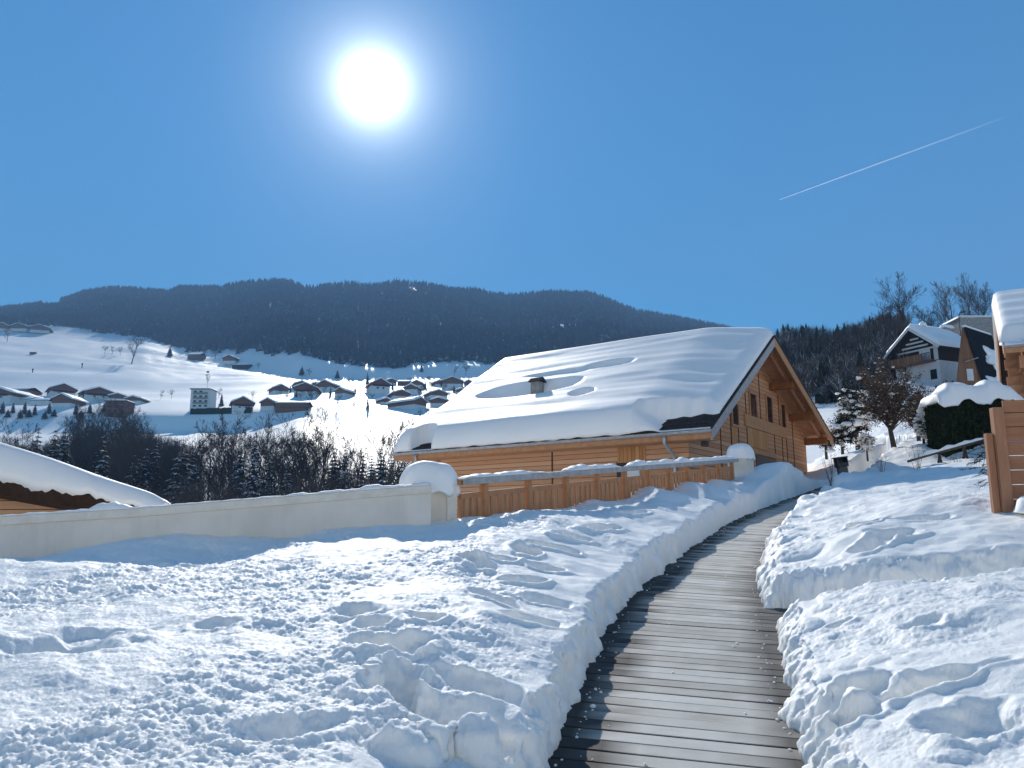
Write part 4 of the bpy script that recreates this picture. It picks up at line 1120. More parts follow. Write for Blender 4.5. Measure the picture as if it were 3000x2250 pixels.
# undergrowth and thin stems of the valley wood
r0, r1 = sum(SUBS[:1]) - 4, sum(SUBS[:2]) + 0.2
u1, v1, p1 = scatter(1500, -500, 1330, r0, r1, rng)
n = len(u1); k = rng.uniform(0, 1, n) < 1.0
u1, v1, p1 = u1[k], v1[k], p1[k]; n = len(u1)
FB2 = [(*far_bare(s, 90, 0.006), 0) for s in (14, 15, 16)]
hs = rng.uniform(5, 10.5, n); hs *= np.where((u1 < 430) & (p1[:, 1] > 170), 1.35, 1.0)
hs = np.minimum(hs, np.maximum(2.5, P(0, 1372, 1).z * p1[:, 1] - p1[:, 2] + 0.0) + 1.5 * rng.uniform(0, 1, n))
u4, v4, p4 = scatter(900, -400, 560, r0 + 4, r1 + 5, rng)
t4 = np.interp(u4, [-400, 0, 150, 250, 420, 560], [1300, 1300, 1270, 1225, 1235, 1290])
top4 = np.array([ty(p) for p in t4]) * p4[:, 1] - p4[:, 2]
h4 = np.clip(top4 * rng.uniform(.55, 1.0, len(u4)), 2, 17)
p1 = np.concatenate([p1, p4]); hs = np.concatenate([hs, h4]); n = len(p1)
kind(link('undergrowth', inst_mesh('undergrowth', FB2, p1, hs, hs * .8, rng.uniform(0, 6.28, n), rng.integers(0, 3, n), [M['twig']])), 'stuff')
# dark wood on the near slope right of the large chalet
r0, r1 = sum(SUBS[:1]) + 2, sum(SUBS[:3])
u1, v1, p1 = scatter(1500, 2150, 2660, r0, r1, rng)
n = len(u1); isb = rng.uniform(0, 1, n) < .72
FB3 = [(*far_conifer(s), 1) for s in (21, 22, 23)] + [(*far_bare(s, 110, 0.006), 0) for s in (24, 25, 26)]
sel = np.where(isb, rng.integers(3, 6, n), rng.integers(0, 3, n))
hs = rng.uniform(4.5, 8.0, n) * np.clip(p1[:, 1] / 170, .75, 1.2)
kind(link('hillside_wood', inst_mesh('hillside_wood', FB3, p1, hs, hs * .85, rng.uniform(0, 6.28, n), sel, [M['wood_bare'], M['wood_fir']])), 'stuff')

# ------------------------------------------------------------------ the village across the valley
GRP = 'chalets of the village across the valley'
def house(px, py, wpx, hpx, style, label, rot=0.0, wood='brown_wood', low='white_wall', depth=1.15, split=0.42, win=0, name='village_chalet', cat='chalet', grp=GRP):
    b = on_hill(px, py)
    k = b.y / FPX / 0.985
    w, h = wpx * k, hpx * k
    o = empty(name, b, R(rot * 1.7 + 12) if style == 'gable' else R(rot)); tag(o, label, cat, grp)
    d = w * depth
    if style == 'gable':                      # gable end towards us
        ww = w * 0.42; wh = h * 0.50; rise = h - wh - 0.1
        z1 = wh * split
        MB().box(-ww, ww, -d/2, d/2, -3, z1).build('lower_wall', M[low], o)
        MB().prism([(-ww - .04, z1), (ww + .04, z1), (ww + .04, wh), (0, wh + rise * .80), (-ww - .04, wh)], (1, 0, 0), (0, 0, 1), (0, -d/2 - .05, 0), (0, d + .1, 0)).build('upper_wall', M[wood], o)
        e = w / 2
        zr = lambda x: wh + rise * (1 - abs(x) / ww * .8) * 1.0 - rise * .2 + .12
        rf, sn = MB(), MB()
        for s_ in (-1, 1):
            a, c = (s_ * e, zr(e)), (0, zr(0))
            if s_ > 0: a, c = c, a
            rf.hexa([(a[0], -d/2 - w*.05, a[1] - .14), (c[0], -d/2 - w*.05, c[1] - .14), (c[0], d/2 + w*.1, c[1] - .14), (a[0], d/2 + w*.1, a[1] - .14)],
                    [(a[0], -d/2 - w*.05, a[1]), (c[0], -d/2 - w*.05, c[1]), (c[0], d/2 + w*.1, c[1]), (a[0], d/2 + w*.1, a[1])])
        rf.build('roof', M['dark_wood'], o)
        def sfn(u, v):
            x = -e + 2 * e * u; y = -d/2 - w*.056 + (d + w*.14) * v
            ed = min(1, .35 + min(x + e, e - x) / .6) ** .5 * min(1, .45 + min(v, 1 - v) * (d + .18 * w) / .6) ** .5
            return Vector((x, y, zr(x) + .01)), Vector((x, y, zr(x) + .02 + .85 * ed * (1 + .25 * nz(x * .3 + px, y * .3, 3))))
        heap('roof_snow', sfn, 25, 13, M['far_snow'], o)
        if win:
            bl = MB().box(-ww * .8, ww * .8, -d/2 - w * .07, -d/2 - .06, z1 - .1, z1 + h * .11).build('balcony', M['dark_wood'], o)
        for i in range(win):
            xw = -ww * .6 + ww * 1.2 * (i + .5) / win
            MB().box(xw - .55, xw + .55, -d/2 - .07, -d/2 - .002, z1 * .35, z1 * .8).build('window', M['glass'], o)
    elif style == 'side':                     # eave side towards us
        ww, wh = w / 2 * .94, h * .5; rise = (h - wh) * .8; dd = d * .75
        MB().box(-ww, ww, -dd/2 + .4, dd/2 - .4, -3, wh).build('wall', M[wood], o)
        def zr2(y): return wh + rise * (1 - abs(y) / (dd / 2))
        rf = MB()
        for s_ in (-1, 1):
            y0, y1 = (-dd/2, 0) if s_ < 0 else (0, dd/2)
            rf.hexa([(-w/2, y0, zr2(y0) - .2), (w/2, y0, zr2(y0) - .2), (w/2, y1, zr2(y1) - .2), (-w/2, y1, zr2(y1) - .2)], [(-w/2, y0, zr2(y0)), (w/2, y0, zr2(y0)), (w/2, y1, zr2(y1)), (-w/2, y1, zr2(y1))])
        rf.build('roof', M['dark_wood'], o)
        def sf2(u, v):
            x = -w/2 + w * u; y = -dd/2 + dd * v
            ed = min(1, min(u, 1 - u) * w / .6) ** .5 * min(1, min(v, 1 - v) * dd / .6) ** .5
            return Vector((x, y, zr2(y) + .01)), Vector((x, y, zr2(y) + .02 + .5 * ed))
        heap('roof_snow', sf2, 25, 15, M['far_snow'], o)
    return o
house(34, 1180, 112, 40, 'gable', 'wide brown chalet with white ground floor at the left end of the lower village', -12, split=.5, win=3)
house(66, 1160, 78, 26, 'side', 'long low snow-roofed chalet behind the wide leftmost village chalet', -8)
house(72, 1183, 58, 22, 'side', 'snow-covered shed in front of the wide leftmost village chalet', 3, low='stone_wall', wood='white_wall')
house(125, 1186, 54, 19, 'side', 'flat snowy garage roof beside the dark hedge at the village left end', 0, wood='white_wall')
house(178, 1162, 76, 35, 'gable', 'tall brown gabled chalet with white left wing in the lower village', 14, win=2)
house(202, 1190, 66, 33, 'gable', 'red-brown chalet in front of the tall brown gabled one, nearest the bare trees', -10, split=.2)
house(290, 1173, 90, 33, 'gable', 'broad brown chalet with very wide low roof above the bare trees', 8, win=2)
house(262, 1166, 56, 27, 'gable', 'brown chalet half hidden behind the broad low-roofed chalet', 16, split=.3)
house(347, 1174, 54, 18, 'gable', 'small brown chalet above the boxy balconied house', 5, split=.2)
house(402, 1180, 50, 16, 'gable', 'small dark chalet at the right end of the left village group', -8, split=.15)
bx_ = on_hill(350, 1211)
def block(px, py, wpx, hpx, label, floors, m='white_wall', name='apartment_block', sn=.5, depth=.8, rot=0, bal=True):
    b = on_hill(px, py); k = b.y / FPX / .985; w, h = wpx * k, hpx * k; d = w * depth
    o = empty(name, b, R(rot)); tag(o, label, 'building')
    MB().box(-w/2, w/2, -d/2, d/2, -3, h).build('wall', M[m], o)
    MB().box(-w/2 - .5, w/2 + .5, -d/2 - .9, d/2 + .5, h + .003, h + .25).build('roof', M['dark_wood'], o)
    heap('roof_snow', lambda u, v: (Vector((-w/2 - .45 + (w + .9) * u, -d/2 - .85 + (d + 1.3) * v, h + .255)), Vector((-w/2 - .45 + (w + .9) * u, -d/2 - .85 + (d + 1.3) * v, h + .27 + sn * dome(u, 8) * dome(v, 8)))), 14, 10, M['far_snow'], o)
    for f_ in range(floors):
        z = h * (f_ + .35) / floors
        if bal and f_ > 0: MB().box(-w * .36, w * .36, -d/2 - .8, -d/2 - .003, z - h * .10 / 1, z - .02).build('balcony', M['brown_wood'] if m != 'white_wall' else M['stone_wall'], o)
        for i in range(3):
            x = w * (-.28 + .28 * i)
            MB().box(x - w * .07, x + w * .07, -d/2 - .05, -d/2 - .002, z, z + h * .36 / floors).build('window', M['glass'], o)
    return o
block(350, 1213, 62, 34, 'boxy brown house with pale balconies and flat snow roof below the left village', 3, 'brown_wood')
tb = block(594, 1200, 58, 56, 'white four-storey apartment building with snow roof standing alone in the meadow', 4)
MB().box(-4.2, -2.6, -1, .5, 0, 1.2).build('chimney', M['stone_wall'], tb)
tb.children[-1].location.z = float([c for c in tb.children if c.name.startswith('roof')][0].bound_box[1][2]) + .1
hdg = on_hill(560, 1212); hd2 = on_hill(738, 1207)
hb = empty('hedge_row', hdg); tag(hb, 'long dark hedge running below the white apartment building', 'hedge')
def hedge_row(u, v):
    p = (hd2 - hdg) * u; w_ = 1.6
    return Vector((p.x, p.y + (v - .5) * 2 * w_, p.z - 1.5)), Vector((p.x, p.y + (v - .5) * 2 * w_, p.z + (2.4 + .5 * nz(u * 30, v * 3, 5)) * dome(v, 4)))
heap('foliage', hedge_row, 60, 8, M['hedge'], hb, False)
house(708, 1203, 68, 38, 'gable', 'brown-gabled chalet with white ground floor right of the white apartment building', 6, win=2)
house(797, 1196, 50, 27, 'gable', 'red-brown chalet at the left end of the long snow-roofed shed', -14, split=.15)
house(862, 1197, 94, 20, 'side', 'long low shed under one unbroken snow roof beside the lone dark tree', 0)
house(816, 1154, 52, 25, 'gable', 'dark chalet at the left edge of the middle village', 10, split=.3)
house(880, 1138, 46, 19, 'gable', 'brown chalet peeping over the big dark one in the middle village', 6, split=.2)
house(900, 1158, 74, 32, 'gable', 'big dark brown chalet behind the lone bare tree', -4, win=2, split=.3)
house(934, 1140, 40, 17, 'gable', 'small snowy chalet right of the big dark one', -12, split=.3)
house(964, 1143, 52, 27, 'gable', 'dark chalet with thick snow roof at the right of the middle village', -16, split=.3)
house(1010, 1160, 42, 23, 'gable', 'light orange-brown chalet alone right of the middle village', -22, wood='gable_brown', split=.3)
house(1107, 1150, 66, 39, 'gable', 'large brown-gabled chalet with tall white ground floor under the shaded meadow', 5, split=.65, win=2)
house(1142, 1126, 34, 15, 'gable', 'small dark chalet just behind the large white-based chalet', 8, split=.2)
house(1185, 1128, 40, 14, 'side', 'low dark cabin with snow roof between two chalets on the shaded slope', 0)
house(1224, 1136, 38, 20, 'gable', 'upper of two stacked brown chalets right of the dark cabin', -10, split=.4)
house(1210, 1151, 46, 23, 'gable', 'lower of two stacked brown chalets right of the dark cabin', -12, split=.5)
house(1123, 1182, 34, 15, 'gable', 'small reddish cabin at the left end of the long snowy farmhouse', 14, split=.1)
house(1168, 1168, 58, 22, 'gable', 'dark low-roofed chalet right behind the long snowy farmhouse', 6, split=.2)
house(1192, 1194, 60, 27, 'gable', 'gable front of the long snowy farmhouse, darkest in the row', 24, split=.15, depth=1.8)
house(1324, 1136, 66, 28, 'gable', 'broad dark chalet before the sunlit snowy trees near the roof edge', -4, split=.35)
house(1282, 1131, 30, 16, 'gable', 'small chalet touching the left of the broad dark chalet', 8, split=.3)
house(1374, 1133, 30, 18, 'gable', 'small dark chalet right of the broad dark one near the roof edge', -8, split=.2)
house(1352, 1154, 34, 14, 'gable', 'reddish chalet close above the roof snow of the large chalet', -8, split=.3)
house(1276, 1168, 60, 22, 'gable', 'wide chalet under snowy trees left of the roof snow edge', 6, split=.35)
house(1292, 1187, 58, 18, 'gable', 'lowest dark chalet next to the roof snow edge', -12, split=.1)
house(10, 970, 44, 22, 'gable', 'dark farmhouse at the far left below the forest', 5, split=.2)
house(70, 972, 56, 20, 'gable', 'grey roofed farmhouse second from left at the top of the white slope', -5, split=.2)
house(122, 976, 58, 20, 'gable', 'dark green farmhouse right of the grey one at the forest foot', 4, split=.15)
house(576, 1052, 42, 20, 'side', 'brown hut with bright snow roof at the forest edge', -8)
house(681, 1063, 44, 20, 'gable', 'small red-brown barn in the shaded strip below the forest', -10, split=.1)
house(712, 1079, 52, 12, 'side', 'long low dark shelter below the red-brown barn', -6, wood='dark_wood')

# trees scattered over the meadows and the village
ML = [(385, 1066, 78, 'B', 1.2, 'spreading bare orchard tree casting a long shadow on the white slope'), (307, 1036, 24, 'B', 1.2, 'small bare tree left of the spreading orchard tree, leftmost of three'), (328, 1038, 22, 'B', 1.2, 'small bare tree left of the spreading orchard tree, middle of three'), (352, 1040, 24, 'B', 1.2, 'small bare tree left of the spreading orchard tree, rightmost of three'),
      (497, 1044, 30, 'S', 1.9, 'round dark evergreen at the upper edge of the white slope'), (630, 1052, 30, 'B', 1.3, 'pale round bare tree between the brown hut and the red-brown barn'), (602, 1050, 36, 'B', 1.0, 'tall thin tree beside the brown hut'), (884, 1100, 30, 'S', 1.7, 'round dark evergreen on the blue shaded slope'), (907, 1102, 20, 'B', 1.5, 'small dull bush beside the round dark evergreen on the shaded slope'),
      (988, 1108, 26, 'S', 1.5, 'small dark evergreen alone above the middle village'), (1076, 1128, 42, 'S', 1.1, 'pointed dark spruce left of the large white-based chalet'), (1050, 1135, 24, 'B', 1.0, 'thin bare tree left of the pointed dark spruce'), (1235, 1090, 26, 'S', 1.4, 'small dark evergreen at the forest foot on the shaded meadow'), (648, 1190, 42, 'S', .9, 'slim pointed spruce between white apartment building and brown-gabled chalet'), (621, 1188, 50, 'S', 1.0, 'dark spruce against the right wall of the white apartment building'),
      (908, 1203, 78, 'B', .9, 'dark lone bare tree casting a shadow down the meadow at the long shed'), (1037, 1186, 22, 'S', .8, 'tiny spruce in the middle of the white field'), (1077, 1198, 44, 'S', .6, 'narrow brown-green spruce near the long snowy farmhouse'), (985, 1198, 40, 'B', 1.0, 'small bare tree on the white field below the orange-brown chalet'), (850, 1150, 26, 'S', .9, 'dark spruce between the first chalets of the middle village'), (968, 1160, 34, 'S', .8, 'dark slim spruce in front of the thick snow-roofed chalet'), (607, 1140, 50, 'B', .4, 'thin upright poplar behind the white apartment building'),
      (470, 1170, 24, 'B', 1.1, 'small bare tree left of the white apartment building, leftmost of two'), (502, 1168, 26, 'B', 1.1, 'small bare tree left of the white apartment building, rightmost of two'), (1228, 1170, 34, 'B', 1.2, 'snowy bushy tree under the stacked brown chalets'), (1262, 1150, 36, 'B', 1.2, 'greyish bare tree between the chalets near the roof edge'), (1255, 1200, 34, 'B', 1.2, 'bare tree in front of the lowest dark chalet'), (1230, 1238, 36, 'B', .9, 'dry bare tree at the edge of the large chalet roof snow, leftmost of two'), (1252, 1228, 32, 'B', .9, 'dry bare tree at the edge of the large chalet roof snow, rightmost of two'),
      (1365, 1100, 34, 'B', 1.1, 'sunlit frosty tree behind the broad dark chalet'), (1330, 1102, 28, 'B', 1.2, 'frosty tree left of the sunlit one behind the broad dark chalet'), (755, 1082, 20, 'B', 1.3, 'small bare tree at the end of the snowy fence line'), (20, 1002, 36, 'B', 1.2, 'bare fruit tree at the far left of the white slope'), (880, 1170, 20, 'B', 1.2, 'low bare tree below the big dark brown chalet'), (640, 1166, 26, 'B', 1.1, 'small bare tree above the slim pointed spruce'), (740, 1172, 26, 'B', 1.1, 'small bare tree above the brown-gabled chalet')]
for i, (px, py, hp, k_, wx, lab) in enumerate(ML):
    b = on_hill(px, py); h = hp * b.y / FPX / .985
    if k_ == 'S': tree(CONI[i % 4], 'spruce_tree', b, h, 20, lab, 'spruce', None, wx)
    else: tree(BARE[i % 4], 'bare_tree', b, h, 14.5, lab, 'bare tree', None, wx)
VT = [(822, 1160, 22, 'B'), (838, 1172, 20, 'B'), (868, 1164, 24, 'S'), (925, 1166, 22, 'B'), (948, 1158, 26, 'B'), (990, 1150, 22, 'B'), (1022, 1128, 20, 'B'), (1040, 1152, 22, 'S'), (1064, 1166, 24, 'B'), (1090, 1172, 20, 'B'), (1150, 1140, 26, 'S'), (1162, 1152, 22, 'B'), (1176, 1142, 20, 'B'), (1200, 1128, 22, 'B'), (1246, 1140, 26, 'S'), (1258, 1126, 24, 'B'), (1240, 1160, 30, 'B'), (1300, 1150, 30, 'B'), (1314, 1166, 28, 'B'), (1330, 1150, 26, 'S')]
for i, (px, py, hp, k_) in enumerate(VT):
    b = on_hill(px, py); h = hp * b.y / FPX / .985
    same = sorted(v[0] for v in VT if v[3] == k_)
    lab = ('small dark spruce between the middle village houses, %s' if k_ == 'S' else 'grey bare tree between the middle village houses, %s') % nthl(same.index(px))
    tree((CONI if k_ == 'S' else BARE)[i % 4], 'spruce_tree' if k_ == 'S' else 'bare_tree', b, h, 20 if k_ == 'S' else 14.5, lab, 'spruce' if k_ == 'S' else 'bare tree', 'trees between the village houses', 1.25)
for i, (px, py, hp, wx) in enumerate(((6, 1212, 40, 1.5), (22, 1222, 24, 2.0), (37, 1210, 34, 1.6), (58, 1226, 30, 1.9), (71, 1214, 42, 1.3), (84, 1222, 26, 2.1), (101, 1216, 36, 1.5), (131, 1228, 28, 2.0), (143, 1212, 38, 1.4), (158, 1220, 24, 2.0), (221, 1216, 44, 1.3), (236, 1224, 28, 1.8), (262, 1212, 34, 1.6), (305, 1206, 30, 1.6))):
    b = on_hill(px, py); h = hp * b.y / FPX / .985
    tree(CONI[i % 4], 'spruce_tree', b, h, 20, 'squat dark evergreen in the row below the left village houses, %s' % nthl(i), 'spruce', 'evergreens below the left village', wx)
for (px, py, hp, lab) in ((240, 1078, 14, 'short dark post with a long shadow on the white slope'), (95, 1092, 12, 'smaller dark post left of the taller one on the white slope')):
    b = on_hill(px, py); h = hp * b.y / FPX
    o = empty('hydrant_post', b); tag(o, lab, 'post')
    MB().tube([(0, 0, -.5), (0, 0, h * .7)], .35, 8).build('pole', M['dark_wood'], o); MB().box(-.5, .5, -.5, .5, h * .7 + .002, h).build('cap', M['dark_wood'], o, bevel=.08)
b = on_hill(97, 1038); o = empty('hay_shed', b); tag(o, 'tiny brown shed alone high on the white slope', 'shed')
MB().box(-2.6, 2.6, -1.5, 1.5, -1, 1.8).build('wall', M['brown_wood'], o)
MB().hexa([(-3.2, -2, 1.5), (3.2, -2, 1.5), (3.2, 2, 2.5), (-3.2, 2, 2.5)], [(-3.2, -2, 1.8), (3.2, -2, 1.8), (3.2, 2, 2.8), (-3.2, 2, 2.8)]).build('roof', M['dark_wood'], o)

# ------------------------------------------------------------------ right side: hedge, rail, bin, shrubs, trees
def lump_heap(name, c, sx, sy, sz, m, parent, seed, n=10):
    def fn(u, v):
        a, b = 2 * u - 1, 2 * v - 1
        k = max(abs(a), abs(b)); L = math.hypot(a, b)
        if L > 0: a, b = a * k / L, b * k / L
        r = math.hypot(a, b); z = math.sqrt(max(0, 1 - r ** 2.6)) * (1 + .3 * nz(a * 2 + seed, b * 2, seed))
        g = 1 + .25 * nz(a * 1.5, b * 1.5 + seed, seed + 1)
        return Vector((c[0] + a * sx * g, c[1] + b * sy * g, c[2] - sz * .35 * (1 - r))), Vector((c[0] + a * sx * g, c[1] + b * sy * g, c[2] + z * sz + .005))
    return heap(name, fn, n, n, m, parent)
hA, hB = P(2738, 1286, 27.5), P(2992, 1272, 29.0)
hg = empty('clipped_hedge', (hA.x, hA.y, hA.z)); tag(hg, 'dark clipped evergreen hedge under a deep rounded snow cap', 'hedge')
hv = hB - hA; hz_ = lambda u: 1.18 + .16 * u - .30 * sst(.72, 1, u) + .12 * nz(u * 5, 2, 35) + .05 * nz(u * 14, 2, 36)
lf = MB(); rnd = random.Random(3)
for i in range(9000):                         # leaf sprays through the hedge
    u = rnd.random(); w_ = rnd.uniform(-.62, .62); z = rnd.uniform(-.5, 1) * 1.0
    if rnd.random() < .75: w_ = -.62 + abs(rnd.gauss(0, .07))
    elif rnd.random() < .5: u = abs(rnd.gauss(0, .012))
    z = rnd.uniform(-.55, hz_(u) + .05)
    p = hv * u + Vector((0, w_, z - hv.z * u * 0 - 0)); d = Vector((rnd.uniform(-1, 1), rnd.uniform(-1, .3), rnd.uniform(-.2, 1))).normalized() * rnd.uniform(.05, .11)
    sd = d.cross(Vector((rnd.uniform(-1, 1), rnd.uniform(-1, 1), 1))).normalized() * .03
    lf.quad(p - sd, p + sd, p + d)
lf.build('foliage', M['hedge'], hg)
co = MB()
for i in range(12):
    a, b = hv * (i / 12), hv * ((i + 1) / 12)
    co.hexa([(a.x + .04, a.y - .56, a.z - .8), (b.x, b.y - .56, b.z - .8), (b.x, b.y + .56, b.z - .8), (a.x + .04, a.y + .56, a.z - .8)],
            [(a.x + .04, a.y - .56, a.z * 1 + hz_(i / 12) - .06), (b.x, b.y - .56, b.z + hz_((i + 1) / 12) - .06), (b.x, b.y + .56, b.z + hz_((i + 1) / 12) - .06), (a.x + .04, a.y + .56, a.z + hz_(i / 12) - .06)])
co.build('inner_growth', M['hedge'], hg)
def hedge_snow(u, v):
    p = hv * u; e = min(1, u / .16) ** .5 * min(1, (1 - u) / .05) ** .5
    y = (v - .5) * 1.62
    w = dome(v, 3)
    zt = hz_(u) + .03 + (.56 - .22 * sst(.7, 1, u) + .12 * nz(u * 6, v, 31) + .06 * nz(u * 15, v * 2, 32)) * e * w
    dr = .14 * max(0, abs(2 * v - 1) - .72) / .28 * (1 + 1.1 * nz(u * 5, 1, 33) + .6 * nz(u * 13, 1, 34))
    return Vector((p.x - .12 + .04 * nz(u * 9, v * 4, 2), p.y + y, p.z + hz_(u) - .02 - dr)), Vector((p.x - .12 + .04 * nz(u * 9, v * 4, 2), p.y + y, p.z + zt - dr * .8))
heap('snow_cap', hedge_snow, 70, 22, M['roof_snow'], hg)

# log rail
ra, rb = P(2660, 1352, 25.0), P(2905, 1284, 25.8)
rl = empty('log_rail', ra); tag(rl, 'sagging log rail half buried in the snow below the hedge', 'rail')
rv = rb - ra
MB().tube([Vector((0, 0, 0)), rv * .3 + Vector((0, 0, .02)), rv * .6, rv], [.036, .042, .038, .034], 8).build('log', M['bark'], rl, smooth=True)
for t in (.36, .66):
    p = rv * t
    MB().tube([p + Vector((-.12, .05, -1.0)), p + Vector((.02, 0, -.02))], .045, 8).build('strut', M['bark'], rl, smooth=True)
    MB().tube([p + Vector((.16, -.05, -1.0)), p + Vector((0, 0, -.02))], .04, 8).build('strut', M['bark'], rl, smooth=True)
def rail_snow(u, v):
    p = rv * (.02 + .9 * u)
    return p + Vector((0, (v - .5) * .13, .045)), p + Vector((0, (v - .5) * .13, .047 + .11 * dome(v, 2.5) * (.8 + .5 * nz(u * 9, 1, 3)) * dome(u, 10)))
heap('snow_strip', rail_snow, 40, 7, M['snow'], rl)

# litter bin at the path's end
bb = P(2477, 1425, 24.0); bt = P(2461, 1339, 24.0)
bn_ = empty('litter_bin', bb); tag(bn_, 'leaning grey metal litter bin with an open hood at the end of the boardwalk', 'litter bin')
ax = (bt - bb); hb_ = ax.length
rotm = Matrix.Rotation(-math.atan2(-ax.x, ax.z), 4, 'Y')
bn_.rotation_euler = rotm.to_euler()
MB().box(-.125, .125, -.11, .11, -.3, hb_ * .66).build('body', M['bin_grey'], bn_, bevel=.012)
hdm = MB()
for x in (-.155, .125): hdm.box(x, x + .03, -.14, .14, hb_ * .66 + .002, hb_ * .97)
hdm.box(-.124, .124, .10, .13, hb_ * .66 + .002, hb_ * .97).box(-.124, .124, -.14, -.11, hb_ * .66 + .002, hb_ * .80)
hdm.build('hood', M['black'], bn_)
MB().box(-.18, .18, -.17, .17, hb_ * .97 + .002, hb_).build('lid', M['bin_grey'], bn_, bevel=.006)
lump_heap('snow_pile', (.42, .0, .05), .42, .4, .32, M['snow'], bn_, 4)

# shrubby trees with leftover leaves and snow cushions
def leafy(name, loc, H, crown_c, crown_r, label, cat, m, nleaf, nsnow, seed, trunk=None, leaf=.055, snow_r=.075):
    o = empty(name, loc); tag(o, label, cat)
    rnd = random.Random(seed)
    tm, cm = bare_mesh(seed, 10, .5, 4, 'twig', .25, .012, 1.0)
    t = MB()
    pts = trunk or [(0, 0, -.4), (0, 0, H * .3), (0, 0, H * .6)]
    t.tube(pts, [.13 * H / 3.7, .09 * H / 3.7, .05 * H / 3.7][:len(pts)], 8); t.build('trunk', M['bark'], o, smooth=True)
    br, lf = MB(), MB()
    c = Vector(crown_c); rr = Vector(crown_r); root = Vector(pts[-2])
    tips = []
    for i in range(int(90)):
        d = Vector((rnd.gauss(0, 1), rnd.gauss(0, 1), rnd.gauss(0, 1))).normalized() * rnd.uniform(.5, 1.0) * (1 + .25 * nz(i * .7, seed, 3))
        e = c + Vector((d.x * rr.x, d.y * rr.y, d.z * rr.z))
        mid = root.lerp(e, .5) + Vector((rnd.uniform(-.1, .1), rnd.uniform(-.1, .1), rnd.uniform(0, .25))) * H * .25
        br.tube([root.lerp(Vector(pts[-1]), rnd.random()), mid, e], [.028, .016, .006], 3, cap=False)
        for k in range(7):
            s_ = mid.lerp(e, rnd.uniform(.1, 1)); e2 = s_ + Vector((rnd.gauss(0, .16), rnd.gauss(0, .16), rnd.gauss(.05, .14))) * H * .35
            br.tube([s_, e2], [.010, .004], 3, cap=False); tips.append((s_, e2))
    br.build('branches', M['twig'], o)
    for i in range(nleaf):
        s_, e2 = rnd.choice(tips); p = s_.lerp(e2, rnd.uniform(.1, 1.1)) + Vector((rnd.gauss(0, .05), rnd.gauss(0, .05), rnd.gauss(0, .05)))
        d = Vector((rnd.gauss(0, 1), rnd.gauss(0, 1), rnd.gauss(-.3, 1))).normalized() * leaf * rnd.uniform(.7, 1.6)
        sd = d.cross(Vector((rnd.uniform(-1, 1), rnd.uniform(-1, 1), .3))).normalized() * leaf * .5
        lf.quad(p, p + d * .5 + sd, p + d, p + d * .5 - sd)
    lf.build('crown', M[m], o)
    sn = MB()
    for i in range(nsnow):
        s_, e2 = rnd.choice(tips); p = s_.lerp(e2, rnd.random()); r_ = snow_r * rnd.uniform(.35, 1.0) * (2.2 if rnd.random() < .03 else 1)
        n0 = len(sn.v); K = 7
        jit = [rnd.uniform(.7, 1.3) for _ in range(K)]
        for (zz, q_) in ((-.25, .7), (.15, 1.0), (.5, .62)):
            for j in range(K):
                a = 6.283 * j / K; sn.v.append((p.x + math.cos(a) * r_ * q_ * jit[j] * 1.15, p.y + math.sin(a) * r_ * q_ * jit[j], p.z + zz * r_ * jit[(j + 2) % K]))
        sn.v.append((p.x, p.y, p.z + .72 * r_))
        for lv in range(2):
            for j in range(K): sn.f.append((n0 + lv * K + j, n0 + lv * K + (j + 1) % K, n0 + (lv + 1) * K + (j + 1) % K, n0 + (lv + 1) * K + j))
        for j in range(K): sn.f.append((n0 + 2 * K + j, n0 + 2 * K + (j + 1) % K, n0 + 3 * K))
        sn.f.append(tuple(n0 + j for j in reversed(range(K))))
    if nsnow: kind(sn.build('snow', M['roof_snow'], o, smooth=True), 'stuff')
    return o
tb_ = P(2630, 1352, 31); k31 = 31 / 2400
leafy('garden_tree', tb_, 3.7, (-.12, 0, 2.85), (1.36, 1.2, 1.28), 'leaning garden tree with brown leftover leaves and dabs of snow', 'tree', 'dry_leaf', 9500, 240, 11, [(0.02, 0, -.4), (-.16, 0, 1.05), (-.28, 0, 2.0)], .05, .05)
leafy('red_shrub', P(2692, 1292, 32.5), 2.6, (.1, 0, 1.25), (.70, .6, 1.0), 'dense red-brown shrub between the garden tree and the clipped hedge', 'shrub', 'dry_red', 3800, 130, 12, None, .05)
leafy('snowy_shrub', P(2468, 1318, 36), 2.2, (0.05, 0, .85), (.62, .6, .85), 'dark evergreen shrub heaped with snow pads left of the garden tree', 'shrub', 'needles', 4200, 36, 13, None, .06, .22)
leafy('frosty_shrub', P(2540, 1322, 33), 1.2, (0, 0, .35), (.42, .4, .42), 'low frosty grey shrub at the foot of the garden tree', 'shrub', 'dry_leaf', 700, 220, 14, None, .04, .09)
leafy('white_shrub', P(2706, 1288, 29.5), 1.6, (0, 0, .55), (.28, .3, .65), 'thin upright shrub plastered white beside the clipped hedge', 'shrub', 'dry_leaf', 300, 260, 15, None, .04, .085)
leafy('dark_shrub', P(2420, 1322, 40), 2.2, (0, 0, .5), (.6, .5, .5), 'low dark shrub with snow pads behind the large chalet corner', 'shrub', 'needles', 1800, 40, 16, None, .06, .22)
leafy('dark_shrub', P(2512, 1300, 40), 3.4, (0, 0, 1.8), (.9, .8, 1.7), 'tall dark snow-flecked evergreen right behind the snow-padded shrub', 'shrub', 'needles', 5200, 130, 17, None, .08, .2)
leafy('brown_shrub', P(2790, 1205, 60), 3, (0, 0, 1.0), (2.2, 1.0, 1.3), 'low brown thicket in front of the white-walled hillside house', 'shrub', 'dry_leaf', 3000, 60, 18, None, .12, .14)
